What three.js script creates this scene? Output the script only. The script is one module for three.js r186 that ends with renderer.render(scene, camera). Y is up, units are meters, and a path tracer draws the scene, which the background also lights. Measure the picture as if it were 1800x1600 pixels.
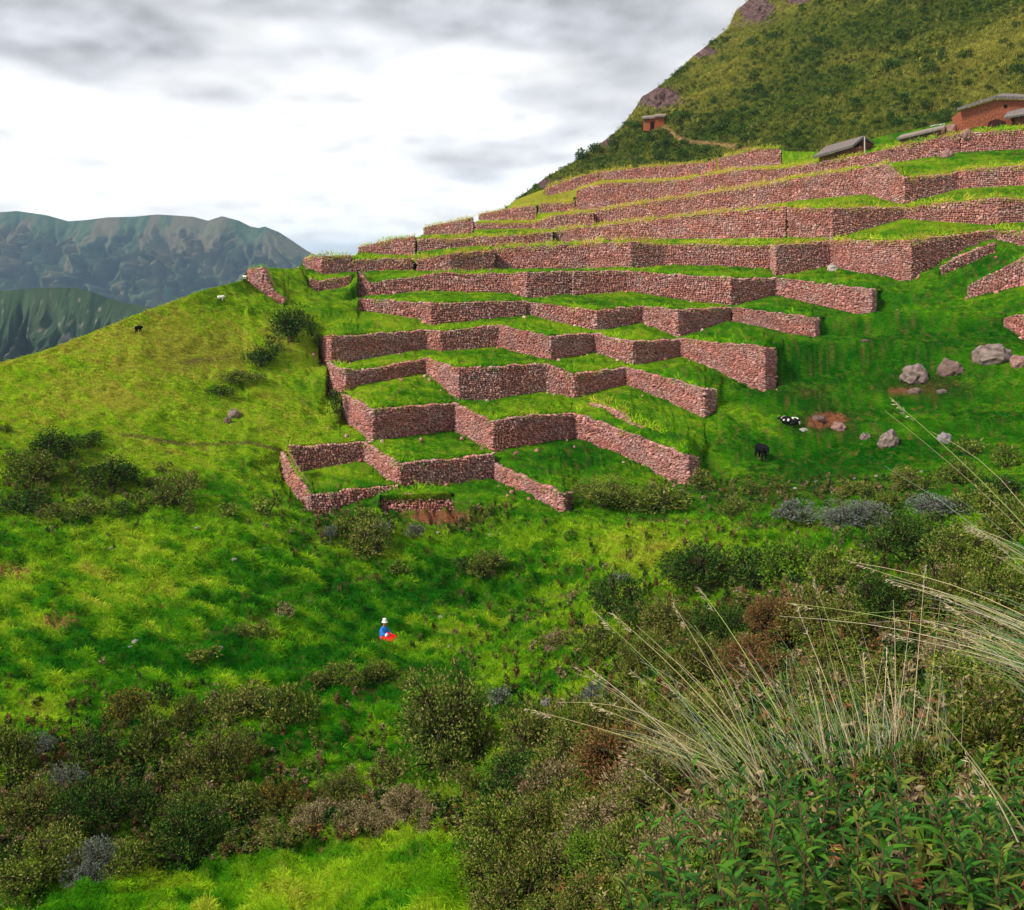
import * as THREE from 'three';
import { mergeGeometries } from 'three/addons/utils/BufferGeometryUtils.js';
import { MarchingCubes } from 'three/addons/objects/MarchingCubes.js';
import { createNoise2D, createNoise3D } from 'simplex-noise';

// ───────────────────────── camera, sky, sun, exposure ─────────────────────────
const scene = new THREE.Scene();
const F = 1700, PITCH = Math.atan(345 / F), CP = Math.cos(PITCH), SP = Math.sin(PITCH);
const camera = new THREE.PerspectiveCamera(2 * Math.atan(800 / F) * 180 / Math.PI, 1800 / 1600, 0.1, 12000);
camera.position.set(0, 0, 0);
camera.rotation.set(-PITCH, 0, 0);
scene.add(camera);
const renderer = new THREE.WebGLRenderer({ antialias: true });
renderer.toneMapping = THREE.LinearToneMapping;
renderer.toneMappingExposure = 3.1;
renderer.shadowMap.enabled = true;

function rngOf(seed) { let a = seed >>> 0; return () => { a = (a + 0x6d2b79f5) | 0; let t = Math.imul(a ^ (a >>> 15), 1 | a); t = (t + Math.imul(t ^ (t >>> 7), 61 | t)) ^ t; return ((t ^ (t >>> 14)) >>> 0) / 4294967296; }; }
const n2 = createNoise2D(rngOf(11)), n3 = createNoise3D(rngOf(12)), n2b = createNoise2D(rngOf(13));
const fbm2 = (x, y, o = 4) => { let s = 0, a = 0.5; for (let i = 0; i < o; i++) { s += a * n2(x, y); x = x * 2.03 + 7.1; y = y * 2.03 - 3.7; a *= 0.5; } return s; };
const fbm3 = (x, y, z, o = 4) => { let s = 0, a = 0.5; for (let i = 0; i < o; i++) { s += a * n3(x, y, z); x = x * 2.03 + 5.2; y = y * 2.03 + 1.3; z = z * 2.03 - 2.9; a *= 0.5; } return s; };
const clamp = (x, a = 0, b = 1) => Math.min(b, Math.max(a, x)), lerp = (a, b, t) => a + (b - a) * t, sstep = (a, b, x) => { const t = clamp((x - a) / (b - a)); return t * t * (3 - 2 * t); };

{ // overcast sky: bright broken cloud with grey bases
  const W = 2048, H = 1024, d = new Float32Array(W * H * 4);
  for (let j = 0; j < H; j++) {
    const el = ((j + 0.5) / H - 0.5) * Math.PI, y = Math.sin(el), c = Math.cos(el);
    for (let i = 0; i < W; i++) {
      const az = ((i + 0.5) / W - 0.5) * 2 * Math.PI, x = c * Math.cos(az), z = c * Math.sin(az);
      const k = 1 / (Math.max(y, 0) + 0.13), u = x * k, v = z * k;               // cloud deck seen in perspective
      const big = fbm3(u * 0.55 + 3.1, v * 0.55 + 4.4, 1.7, 3), mid = fbm3(u * 1.5 + 9, v * 1.5, 5.1, 5), fine = fbm3(u * 5, v * 5, 2.2, 4);
      const cover = sstep(-0.2, 0.46, big * 0.8 + mid * 0.6 + fine * 0.12 + sstep(0.12, 0.21, y) * 0.68 - 0.24);
      const wisp = 0.5 + 0.5 * clamp(mid * 1.2 + fine * 0.55, -1, 1);
      const bright = 0.4 + 0.2 * (wisp - 0.5) + 0.02 * fine, grey = 0.125 + 0.14 * wisp + 0.05 * fine;
      const L = lerp(bright, grey, cover * 0.95 * sstep(0.0, 0.07, y)), o = (j * W + i) * 4, low = y < 0 ? 0.35 : 1;
      d[o] = L * low * lerp(0.99, 0.955, cover); d[o + 1] = L * low * lerp(0.995, 0.985, cover); d[o + 2] = L * low * lerp(1.0, 1.06, cover); d[o + 3] = 1;
    }
  }
  const sky = new THREE.DataTexture(d, W, H, THREE.RGBAFormat, THREE.FloatType);
  sky.mapping = THREE.EquirectangularReflectionMapping; sky.magFilter = THREE.LinearFilter; sky.needsUpdate = true;
  scene.background = sky; scene.environment = sky;
}
const sun = new THREE.DirectionalLight(new THREE.Color(1, 0.95, 0.86), 1.5);
sun.position.set(-150, 130, 10); sun.target.position.set(0, -5, -75); scene.add(sun, sun.target);
sun.castShadow = true; sun.shadow.radius = 20; sun.shadow.mapSize.set(4096, 4096);
Object.assign(sun.shadow.camera, { left: -180, right: 180, top: 150, bottom: -150, near: 1, far: 600 });
scene.fog = new THREE.FogExp2(0xa2c4e0, 0.00012);

// ───────────────────────── helpers ─────────────────────────
const V = (x, y, z) => new THREE.Vector3(x, y, z);
function at(px, py, D) { const a = (px - 900) / F, b = (800 - py) / F, s = D / (CP + b * SP); return V(a * s, (b * CP - SP) * s, -D); }   // a sight line met at forward distance D (metres)
function pixel(p) { const d = -p.z * CP - p.y * SP, u = p.y * CP + -p.z * SP; return [900 + F * p.x / d, 800 - F * u / d]; }
const used = new Map();
function numbered(name) { const k = used.get(name) || 0; used.set(name, k + 1); return k ? name + '_' + String(k).padStart(3, '0') : name; }
function shade(o) { o.traverse((m) => { if (m.isMesh) { m.castShadow = true; m.receiveShadow = true; } }); return o; }
function thing(name, label, category, group) { const g = new THREE.Group(); g.name = numbered(name); g.userData = { label, category }; if (group) g.userData.group = group; scene.add(g); return g; }
function part(name, geo, mat, parent, extra) { const m = new THREE.Mesh(geo, mat); m.name = name; m.castShadow = m.receiveShadow = true; if (extra) Object.assign(m.userData, extra); parent.add(m); return m; }
function single(name, geo, mat, label, category, group) { const m = new THREE.Mesh(geo, mat); m.name = numbered(name); m.castShadow = m.receiveShadow = true; m.userData = { label, category }; if (group) m.userData.group = group; scene.add(m); return m; }
function structure(name, geo, mat) { const m = new THREE.Mesh(geo, mat); m.name = numbered(name); m.castShadow = m.receiveShadow = true; m.userData = { kind: 'structure' }; scene.add(m); return m; }
class MB {                                            // collects triangles with a colour
  constructor() { this.p = []; this.c = []; this.i = []; this.uv = []; }
  v(x, y, z, c) { this.p.push(x, y, z); this.c.push(c[0], c[1], c[2]); return this.p.length / 3 - 1; }
  tri(a, b, c) { this.i.push(a, b, c); }
  geo(smooth = false) {
    const g = new THREE.BufferGeometry();
    g.setAttribute('position', new THREE.Float32BufferAttribute(this.p, 3));
    g.setAttribute('color', new THREE.Float32BufferAttribute(this.c, 3));
    if (this.uv.length) g.setAttribute('uv', new THREE.Float32BufferAttribute(this.uv, 2)); g.setIndex(this.i); if (smooth) g.computeVertexNormals(); return g;
  }
}
function tint(geo, c) { const n = geo.attributes.position.count, a = new Float32Array(n * 3); for (let i = 0; i < n; i++) a.set(c, i * 3); geo.setAttribute('color', new THREE.BufferAttribute(a, 3)); return geo; }
function tube(mb, pts, r0, r1, col, sides = 5) {
  let prev = null;
  for (let k = 0; k < pts.length; k++) {
    const d = V().subVectors(pts[Math.min(k + 1, pts.length - 1)], pts[Math.max(k - 1, 0)]).normalize(), r = lerp(r0, r1, k / (pts.length - 1));
    const a = V().crossVectors(d, Math.abs(d.y) > 0.9 ? V(1, 0, 0) : V(0, 1, 0)).normalize(), b = V().crossVectors(d, a), ring = [];
    for (let s = 0; s < sides; s++) { const t = s / sides * 6.2832; ring.push(mb.v(pts[k].x + r * (a.x * Math.cos(t) + b.x * Math.sin(t)), pts[k].y + r * (a.y * Math.cos(t) + b.y * Math.sin(t)), pts[k].z + r * (a.z * Math.cos(t) + b.z * Math.sin(t)), col)); }
    if (prev) for (let s = 0; s < sides; s++) { const t = (s + 1) % sides; mb.tri(prev[s], ring[s], ring[t]); mb.tri(prev[s], ring[t], prev[t]); }
    prev = ring;
  }
}
function noiseTexture(size, fn, srgb) {
  const d = new Uint8Array(size * size * 4);
  for (let j = 0; j < size; j++) for (let i = 0; i < size; i++) { const c = fn(i / size, j / size), o = (j * size + i) * 4; d[o] = clamp(c[0]) * 255; d[o + 1] = clamp(c[1]) * 255; d[o + 2] = clamp(c[2]) * 255; d[o + 3] = 255; }
  const t = new THREE.DataTexture(d, size, size); t.wrapS = t.wrapT = THREE.RepeatWrapping; t.magFilter = THREE.LinearFilter; if (srgb) t.colorSpace = THREE.SRGBColorSpace; t.needsUpdate = true; return t;
}
// seamless noise by blending four shifted copies
const seam = (fn) => (u, v) => { const a = fn(u, v), b = fn(u - 1, v), c = fn(u, v - 1), d = fn(u - 1, v - 1), wu = sstep(0, 1, u), wv = sstep(0, 1, v); return lerp(lerp(a, b, wu), lerp(c, d, wu), wv); };
const grassSeam = seam((u, v) => fbm2(u * 10, v * 26, 4) * 0.9), fineSeam = seam((u, v) => fbm2(u * 60 + 9, v * 60, 3)), clumpSeam = seam((u, v) => fbm2(u * 26, v * 40 + 5, 3));
const grassMap = noiseTexture(768, (u, v) => { const s = 0.76 + 0.3 * grassSeam(u, v) + 0.26 * fineSeam(u, v) + 0.22 * clumpSeam(u, v); return [s * 1.03, s, s * 0.96]; }, true);
const grassBump = noiseTexture(768, (u, v) => { const s = 0.5 + 0.35 * clumpSeam(u, v) + 0.3 * fineSeam(u, v); return [s, s, s]; });
const rockSeam = seam((u, v) => fbm2(u * 9 + 3, v * 9, 5)), rockBump = noiseTexture(512, (u, v) => { const s = 0.5 + 0.6 * rockSeam(u, v) + 0.2 * fineSeam(u, v); return [s, s, s]; });
const plasterMap = noiseTexture(512, (u, v) => { const s = 0.82 + 0.2 * rockSeam(u, v) + 0.14 * fineSeam(u, v); return [s, s * 0.99, s * 0.97]; }, true);

const MAT = {
  ground: new THREE.MeshLambertMaterial({ vertexColors: true, map: grassMap, bumpMap: grassBump, bumpScale: 0.12 }),
  mountain: new THREE.MeshLambertMaterial({ vertexColors: true, map: grassMap, bumpMap: grassBump, bumpScale: 0.5 }),
  far: new THREE.MeshLambertMaterial({ vertexColors: true }),
  stone: new THREE.MeshLambertMaterial({ vertexColors: true }),
  core: new THREE.MeshLambertMaterial({ color: new THREE.Color().setRGB(0.33, 0.155, 0.13) }),
  rock: new THREE.MeshStandardMaterial({ vertexColors: true, roughness: 0.95, map: plasterMap, bumpMap: rockBump, bumpScale: 0.06 }),
  leaf: new THREE.MeshLambertMaterial({ vertexColors: true, side: THREE.DoubleSide }),
  blade: new THREE.MeshLambertMaterial({ vertexColors: true, side: THREE.DoubleSide }),
  instBlade: new THREE.MeshLambertMaterial({ color: 0xffffff, vertexColors: true, side: THREE.DoubleSide }),
  wood: new THREE.MeshLambertMaterial({ vertexColors: true }),
  plain: new THREE.MeshLambertMaterial({ vertexColors: true }),
  adobe: new THREE.MeshLambertMaterial({ vertexColors: true, map: plasterMap, bumpMap: rockBump, bumpScale: 0.08 }),
};

// ───────────────────────── the hillside: traced contour lines lofted from near to far ─────────────────────────
// Ground contours: [column, height on the sight line, forward distance]. Terrace levels: [column, top, bottom, distance, run-out] (run-out 0 where a wall stands).
const GX = [-300, 0, 400, 700, 850, 1000, 1300, 1550, 1800, 2100];
const G = [
  [[2300, 5], [2300, 5], [2300, 4], [2300, 3.2], [2300, 2.6], [2300, 2], [2300, 1.7], [2300, 1.6], [2300, 1.6], [2300, 1.6]],
  [[1800, 10], [1760, 10.5], [1730, 10], [1700, 8], [1700, 6.5], [1710, 5], [1740, 2.9], [1740, 2.6], [1740, 2.6], [1740, 2.6]],
  [[1620, 15.5], [1588, 15], [1540, 14.5], [1482, 13.5], [1450, 12], [1500, 8.6], [1545, 4.6], [1560, 3.8], [1560, 3.6], [1560, 3.6]],
  [[1575, 19], [1545, 18.8], [1505, 18.3], [1440, 17.5], [1400, 16], [1400, 12.4], [1420, 6.4], [1440, 4.9], [1440, 4.5], [1440, 4.5]],
  [[1470, 22], [1440, 22], [1400, 22], [1345, 22], [1320, 20.5], [1300, 17.4], [1290, 9.5], [1310, 6.8], [1310, 5.9], [1310, 5.9]],
  [[1360, 26], [1330, 26.5], [1290, 27], [1250, 28], [1230, 27], [1210, 25], [1190, 15.4], [1195, 10.5], [1190, 8.8], [1190, 8.4]],
  [[1250, 30], [1220, 31], [1190, 32.5], [1160, 35.5], [1150, 35], [1120, 33], [1100, 24], [1090, 18], [1075, 15], [1060, 14]],
  [[1140, 35], [1110, 36], [1085, 38], [1080, 41], [1060, 41], [1030, 40], [1020, 33], [1000, 28], [980, 24.5], [960, 23]],
  [[1040, 40], [1010, 41], [1000, 42.5], [1000, 45], [975, 45.5], [955, 44.4], [960, 39], [945, 35], [920, 32], [900, 31]],
  [[960, 44], [932, 45], [938, 46], [934, 48], [928, 48], [934, 45.4], [925, 42], [905, 40], [880, 38], [860, 37]],
];
const LV = [
  /* 0 */ [[-300, 915, 917, 46.5], [0, 892, 894, 47.3], [430, 902, 904, 48.8], [545, 907, 909, 50], [600, 904, 907, 50.3], [662, 893, 901, 49.8], [672, 872, 899, 52.2], [797, 869, 897, 52.2], [806, 880, 888, 50.4, 0.6], [870, 888, 892, 50], [985, 915, 918, 46.6], [1200, 898, 902, 46.6], [1500, 872, 875, 46.6], [1800, 850, 854, 43], [2100, 830, 834, 41]],
  /* 1 */ [[-300, 870, 873, 48.5], [0, 840, 844, 49.5], [250, 853, 857, 50.5], [430, 862, 866, 52], [485, 835, 845, 55, 0.8], [494, 812, 836, 56.5, 0.3], [497, 797, 833, 57], [517, 833, 864, 54.2], [545, 871, 902, 52], [580, 868, 901, 52.3], [613, 863, 882, 52.7], [697, 854, 858, 53.6], [720, 860, 863, 53.4, 0.3], [800, 863, 866, 52.4], [870, 864, 868, 51.6], [985, 904, 908, 47.5], [1020, 900, 906, 47.5, 0.5], [1200, 882, 887, 48.2], [1500, 850, 855, 49], [1800, 830, 835, 45], [2100, 810, 815, 43]],
  /* 2 */ [[-300, 830, 834, 50.3], [0, 800, 804, 51.5], [250, 811, 816, 53], [430, 815, 822, 54.8], [495, 788, 812, 58, 1], [508, 787, 829, 58.4], [642, 780, 806, 60.5], [702, 817, 857, 54.6], [867, 800, 840, 57.6], [870, 817, 839, 57.7], [987, 867, 894, 48.8], [1003, 869, 899, 49.8], [1010, 870, 896, 48.9, 2.5], [1060, 862, 884, 48.9, 2], [1200, 866, 876, 48.9, 1], [1300, 848, 858, 50, 1.2], [1500, 822, 832, 51.5, 1.2], [1800, 803, 813, 47.6, 1.2], [2100, 785, 795, 45.5, 1.2]],
  /* 3 */ [[-300, 800, 804, 52.5], [0, 763, 768, 53.8], [250, 760, 766, 56.3], [430, 752, 760, 59.5], [560, 742, 756, 61.5, 1.5], [597, 716, 740, 63.5, 1.2], [601, 693, 729, 66], [653, 720, 772, 60], [800, 710, 752, 63.8], [865, 743, 788, 58.6], [905, 733, 782, 59.3], [1010, 728, 765, 62.6], [1080, 752, 790, 59], [1150, 779, 825, 55], [1207, 801, 852, 51.6], [1226, 806, 846, 52.6], [1234, 804, 840, 52, 3], [1300, 785, 815, 53.5, 3], [1500, 745, 778, 56.5, 3], [1800, 735, 763, 52.6, 3], [2100, 720, 745, 50.5, 3]],
  /* 4 */ [[-300, 770, 774, 54.5], [0, 726, 732, 56.3], [250, 703, 711, 60], [430, 690, 702, 64.5], [540, 680, 706, 65.5, 2], [573, 655, 695, 67, 2], [577, 640, 688, 70], [605, 651, 697, 66.5], [627, 653, 675, 67.2], [750, 633, 651, 70.6], [805, 650, 700, 65], [877, 645, 697, 66], [960, 641, 684, 67.6], [1007, 660, 696, 66], [1100, 648, 672, 69], [1177, 667, 701, 64.4], [1236, 683, 728, 60], [1257, 688, 716, 61], [1265, 686, 716, 60.4, 3], [1350, 692, 724, 60, 3], [1500, 688, 715, 62, 3], [1800, 680, 706, 57.6, 3], [2100, 668, 690, 55.5, 3]],
  /* 5 */ [[-300, 740, 744, 56], [0, 693, 700, 58.8], [250, 647, 656, 63.7], [430, 622, 636, 70], [530, 610, 650, 70.5, 3], [560, 600, 640, 73, 3], [564, 596, 633, 77], [580, 593, 640, 73], [750, 583, 610, 77.6], [773, 585, 614, 76.4], [877, 573, 607, 78.2], [966, 593, 632, 72.8], [1045, 588, 615, 76], [1110, 603, 642, 71.6], [1195, 598, 623, 75], [1263, 604, 648, 70], [1342, 611, 687, 64.5], [1362, 616, 684, 65.6], [1370, 616, 680, 65, 4], [1450, 604, 652, 67.6, 4], [1550, 595, 640, 68.6, 4], [1800, 628, 660, 61.4, 3], [2100, 620, 650, 59.5, 3]],
  /* 6 */ [[-300, 710, 714, 57.5], [0, 660, 668, 61.3], [250, 592, 602, 67], [430, 540, 556, 76.5], [560, 548, 575, 77.5, 3], [626, 535, 545, 84, 1], [632, 527, 542, 86], [737, 534, 557, 83.6], [757, 535, 568, 82], [923, 531, 551, 85], [927, 533, 549, 85.4], [1047, 547, 580, 81], [1130, 540, 563, 83.6], [1190, 547, 593, 79], [1283, 542, 560, 83], [1430, 560, 592, 76], [1438, 562, 588, 77], [1446, 560, 588, 76.6, 3], [1530, 552, 590, 75.4, 3.5], [1650, 545, 582, 73, 3.5], [1762, 562, 582, 71.5, 2], [1768, 560, 568, 71.5], [1800, 556, 600, 70], [1950, 540, 620, 67], [2100, 535, 620, 65]],
  /* 7 */ [[-300, 684, 686, 59], [0, 634, 638, 64], [100, 604, 608, 66], [250, 545, 549, 71], [350, 507, 512, 77], [430, 486, 491, 84], [437, 476, 492, 88], [462, 473, 514, 85.4], [480, 513, 528, 84.4], [498, 525, 540, 83.4], [506, 532, 538, 83.4, 0.5], [540, 524, 531, 84.5, 1], [600, 518, 527, 88.5, 1], [627, 500, 528, 91, 0.5], [631, 480, 522, 93], [650, 500, 518, 92.2], [757, 485, 506, 93], [762, 482, 508, 93], [900, 484, 512, 92], [925, 481, 521, 90], [1003, 480, 513, 91.6], [1007, 478, 516, 91], [1103, 479, 508, 92.6], [1283, 491, 537, 88], [1363, 491, 515, 91], [1530, 510, 557, 81], [1538, 513, 553, 82], [1546, 512, 552, 81.4, 2], [1620, 518, 542, 80, 1.5], [1697, 512, 521, 80.4, 0.5], [1703, 505, 518, 80], [1800, 453, 497, 77.6], [1950, 390, 450, 74.5], [2100, 370, 440, 72]],
  /* 8: low ledges */ [[-300, 740, 743, 68], [0, 665, 667, 76], [250, 575, 577, 84], [430, 496, 498, 95], [440, 473, 475, 94.4], [462, 468, 470, 95], [530, 471, 473, 97], [541, 485, 500, 96, 0.3], [545, 491, 509, 95], [560, 497, 510, 95], [615, 487, 500, 96], [620, 482, 488, 97, 0.4], [632, 478, 479, 98], [760, 479, 480, 97.6], [900, 480, 481, 97.6], [1103, 475, 476, 96], [1283, 487, 488, 92], [1363, 488, 489, 93], [1530, 496, 501, 85, 0.6], [1600, 504, 508, 84, 0.6], [1650, 474, 484, 84, 0.6], [1655, 470, 480, 84.4], [1700, 446, 460, 85], [1747, 428, 441, 86], [1755, 432, 440, 85.6, 0.4], [1800, 439, 444, 84], [1950, 380, 385, 80], [2100, 360, 364, 77]],
  /* 9 */ [[-300, 800, 803, 78], [0, 720, 722, 88], [250, 620, 622, 98], [430, 520, 522, 108], [530, 466, 468, 108], [535, 455, 463, 104], [565, 452, 481, 101], [617, 450, 475, 102], [620, 457, 477, 102], [725, 455, 474, 103], [733, 456, 478, 102], [790, 447, 475, 101], [868, 440, 470, 103], [870, 437, 470, 106], [1040, 429, 470, 103], [1060, 427, 468, 101.4], [1107, 425, 469, 99], [1167, 430, 463, 100.6], [1357, 432, 468, 97], [1363, 432, 483, 94], [1460, 423, 465, 96.4], [1600, 423, 494, 86.4], [1667, 415, 454, 88.6], [1747, 405, 416, 91], [1800, 408, 433, 89], [1950, 372, 400, 85], [2100, 350, 380, 82]],
  /* 10 */ [[-300, 880, 883, 95], [0, 800, 803, 106], [250, 680, 683, 118], [430, 560, 562, 125], [560, 470, 472, 130], [626, 447, 449, 132], [631, 436, 441, 130], [690, 421, 446, 128], [729, 417, 448, 126], [735, 421, 440, 121], [800, 421, 433, 121], [838, 418, 430, 121], [900, 415, 433, 120], [970, 408, 427, 120], [976, 407, 428, 127], [1160, 385, 418, 118], [1381, 363, 416, 106], [1386, 367, 414, 104], [1462, 366, 419, 100], [1588, 365, 382, 103], [1738, 349, 393, 99], [1753, 347, 391, 98.4], [1800, 351, 388, 99], [1950, 345, 380, 96], [2100, 330, 365, 93]],
  /* 11 */ [[-300, 960, 963, 115], [0, 880, 883, 126], [250, 760, 762, 140], [430, 640, 642, 148], [600, 500, 502, 155], [740, 412, 414, 155], [745, 401, 410, 150], [831, 384, 409, 146], [835, 393, 401, 143], [937, 393, 399, 141], [942, 392, 402, 140], [976, 380, 401, 139], [1043, 373, 396, 136.6], [1047, 371, 395, 138], [1160, 354, 383, 132], [1303, 332, 367, 125], [1400, 314, 350, 120], [1520, 295, 339, 114], [1560, 289, 350, 110], [1589, 312, 357, 107], [1658, 308, 338, 109], [1682, 303, 330, 110], [1696, 299, 328, 109.6], [1800, 292, 323, 108], [1950, 270, 300, 105], [2100, 250, 285, 102]],
  /* 12 */ [[-300, 1040, 1043, 140], [0, 960, 963, 150], [250, 860, 862, 164], [430, 740, 742, 172], [600, 580, 582, 178], [760, 440, 442, 180], [836, 390, 393, 170], [842, 378, 385, 162], [900, 367, 386, 158], [942, 362, 388, 156], [948, 359, 372, 153], [1010, 357, 369, 151], [1014, 335, 368, 149], [1053, 325, 367, 146], [1085, 322, 362, 145], [1160, 320, 351, 142], [1191, 318, 345, 140], [1295, 300, 331, 134], [1381, 297, 311, 129], [1400, 293, 308, 128], [1500, 276, 292, 123], [1560, 262, 284, 120], [1644, 243, 272, 118], [1690, 236, 264, 117], [1800, 228, 259, 115], [1950, 210, 240, 112], [2100, 195, 225, 109]],
  /* 13 */ [[-300, 1120, 1123, 170], [0, 1040, 1043, 185], [250, 940, 943, 195], [430, 820, 822, 205], [600, 660, 662, 210], [800, 470, 472, 205], [850, 400, 402, 190], [905, 352, 360, 172, 3], [955, 333, 338, 169, 0.3], [960, 331, 342, 168.8], [1010, 314, 330, 166.4], [1052, 304, 316, 165.1], [1056, 303, 314, 165], [1160, 293, 313, 160], [1241, 287, 304, 156], [1264, 279, 300, 154], [1330, 263, 290, 150], [1373, 262, 288, 147], [1380, 266, 284, 144, 1.5], [1440, 267, 276, 138, 1.5], [1560, 237, 247, 134, 1.5], [1660, 217, 227, 131, 1.5], [1700, 206, 213, 131, 1.5], [1800, 192, 198, 130, 1.5], [1950, 160, 168, 128, 1.5], [2100, 130, 140, 126, 1.5]],
];
function lineEval(list, px, k) {                       // linear in py, linear in 1/D
  const m = list.length - 1, end = px <= list[0][0] ? list[0] : px >= list[m][0] ? list[m] : null; if (end) return k === 2 ? [px, end[1], end[2]] : [px, end[1], end[2], end[3], end[4] || 0];
  let i = 0; while (list[i + 1][0] < px) i++;
  const a = list[i], b = list[i + 1], t = (px - a[0]) / (b[0] - a[0]);
  if (k === 2) return [px, lerp(a[1], b[1], t), 1 / lerp(1 / a[2], 1 / b[2], t)];
  return [px, lerp(a[1], b[1], t), lerp(a[2], b[2], t), 1 / lerp(1 / a[3], 1 / b[3], t), lerp(a[4] || 0, b[4] || 0, t)];
}
const GL = G.map((row) => row.map(([py, D], i) => [GX[i], py, D]));
const gEval = (g, px) => { let py = 0, q = 0, w = 0; for (let k = -4; k <= 4; k++) { const e = lineEval(GL[g], px + k * 38, 2), ww = 1 - Math.abs(k) / 5; py += e[1] * ww; q += ww / e[2]; w += ww; } return [px, py / w, w / q]; };

// The runs of each level where a wall stands.
const WALLS = [
  [0, 672, 797, 'dark shaded dry-stone wall sunk in a grassy hollow below the lowest terraces'],
  [1, 497, 697, 'low angled pink wall fronting the lowest square grass enclosure at lower left'],
  [2, 508, 642, 'straight back wall of the lowest grassy enclosure'],
  [2, 642, 867, 'stepped wall just right of the lowest enclosure with grass square on top'],
  [2, 870, 1003, 'lowest free-ending wing wall running down towards the gully'],
  [3, 601, 800, 'tall two-faced wall under the near left grass square, third terrace up'],
  [3, 800, 1010, 'grey-pink corner bay in the middle of the third terrace wall'],
  [3, 1010, 1226, 'longest low wing wall slanting down to the right, third terrace'],
  [4, 577, 750, 'leftmost bay of the fourth terrace wall, bent at its left end'],
  [4, 750, 960, 'second bay from left of the fourth terrace wall, with deep left return'],
  [4, 960, 1100, 'small pointed bay of the fourth terrace wall beside its wing wall'],
  [4, 1100, 1257, 'wing wall of the fourth terrace ending in a ragged pale stub'],
  [5, 564, 750, 'leftmost bay of the fifth terrace wall with rounded left corner'],
  [5, 750, 1045, 'long middle bay of the fifth terrace wall with one jutting corner'],
  [5, 1045, 1195, 'small jutting bay of the fifth terrace wall beside its tall wing'],
  [5, 1195, 1362, 'tallest free-ending wing wall, widening to the right, fifth terrace'],
  [6, 632, 923, 'leftmost long bay of the sixth terrace wall'],
  [6, 927, 1130, 'middle bay of the sixth terrace wall with blunt point'],
  [6, 1130, 1283, 'sharply pointed bay of the sixth terrace wall'],
  [6, 1290, 1438, 'short wing wall of the sixth terrace ending in open grass'],
  [6, 1768, 1950, 'wall corner cut by the right frame edge above a pale boulder'],
  [7, 437, 498, 'ruined wall edging the grassy knoll on the left skyline'],
  [7, 631, 757, 'broken leftmost bay of the seventh terrace wall with fallen top'],
  [7, 757, 925, 'straight second bay of the seventh terrace wall'],
  [7, 925, 1003, 'short third bay of the seventh terrace wall, right of a slot'],
  [7, 1007, 1103, 'rounded fourth bay of the seventh terrace wall'],
  [7, 1103, 1363, 'wide bay of the seventh terrace wall with dark jutting corner'],
  [7, 1363, 1538, 'highest wing wall, running out below the white boulder'],
  [7, 1703, 1950, 'rough wall rising to the right frame edge with a round end'],
  [8, 545, 615, 'low broken stub wall on the grass left of the seventh terrace'],
  [8, 1655, 1747, 'thin stone ledge on the steep green bank at right'],
  [9, 535, 617, 'leftmost skyline bay of the eighth terrace wall'],
  [9, 620, 725, 'second bay from left of the eighth terrace wall'],
  [9, 733, 868, 'third bay of the eighth terrace wall, jutting forward'],
  [9, 870, 1107, 'long smooth pink bay of the eighth terrace wall'],
  [9, 1107, 1363, 'speckled bay of the eighth terrace wall in the picture centre'],
  [9, 1363, 1460, 'darker returning bay of the eighth terrace wall left of the white boulder'],
  [9, 1460, 1600, 'tall bay of the eighth terrace wall behind the white boulder'],
  [9, 1600, 1950, 'wedge-shaped right end of the eighth terrace wall thinning upward'],
  [10, 631, 729, 'skyline wall at the far left of the ninth terrace'],
  [10, 735, 838, 'low crumbled bay of the ninth terrace wall under dark grass'],
  [10, 838, 970, 'reddish bay of the ninth terrace wall below the green strips'],
  [10, 976, 1381, 'very long even wall of the ninth terrace receding left'],
  [10, 1386, 1588, 'dark jutting bay of the ninth terrace under a bright grass lens'],
  [10, 1590, 1950, 'pale grey-pink right bay of the ninth terrace reaching the frame edge'],
  [11, 745, 831, 'small skyline wall at the left of the tenth terrace'],
  [11, 835, 1043, 'low wall with two green strips left in the tenth terrace'],
  [11, 1047, 1303, 'left long bay of the tenth terrace wall with gold grass edge'],
  [11, 1303, 1560, 'tall right bay of the tenth terrace wall ending in a corner'],
  [11, 1560, 1950, 'ragged red-pink wall right of the tall tenth terrace corner'],
  [12, 842, 942, 'highest skyline wall at left, eleventh terrace'],
  [12, 948, 1010, 'small recessed bay of the eleventh terrace wall'],
  [12, 1014, 1191, 'jutting pink bay of the eleventh terrace wall with dark niche'],
  [12, 1191, 1381, 'crumbling middle bay of the eleventh terrace wall with red patches'],
  [12, 1381, 1686, 'low bank wall of the eleventh terrace below the thatched shed'],
  [12, 1690, 1950, 'wall under the big red house at upper right'],
  [13, 960, 1052, 'uppermost low wall climbing beside the golden grass at left'],
  [13, 1056, 1258, 'uppermost red-pink wall under the dark bushes'],
  [13, 1264, 1373, 'uppermost ragged wall beneath the dirt path'],
];
const EXTRA = [[[1020, 709, 719, 66], [1047, 707, 720, 64], [1087, 721, 739, 61], [1117, 746, 757, 58.6], [1167, 763, 776, 56.4]]];
WALLS.push([100, 1020, 1167, 'short low reddish bank wall on the grass above the longest wing wall']);
const lineOf = (L) => (L >= 100 ? EXTRA[L - 100] : LV[L]);
const isWall = (L, px) => WALLS.some((w) => w[0] === L && px >= w[1] - 0.01 && px <= w[2] + 0.01);

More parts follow.
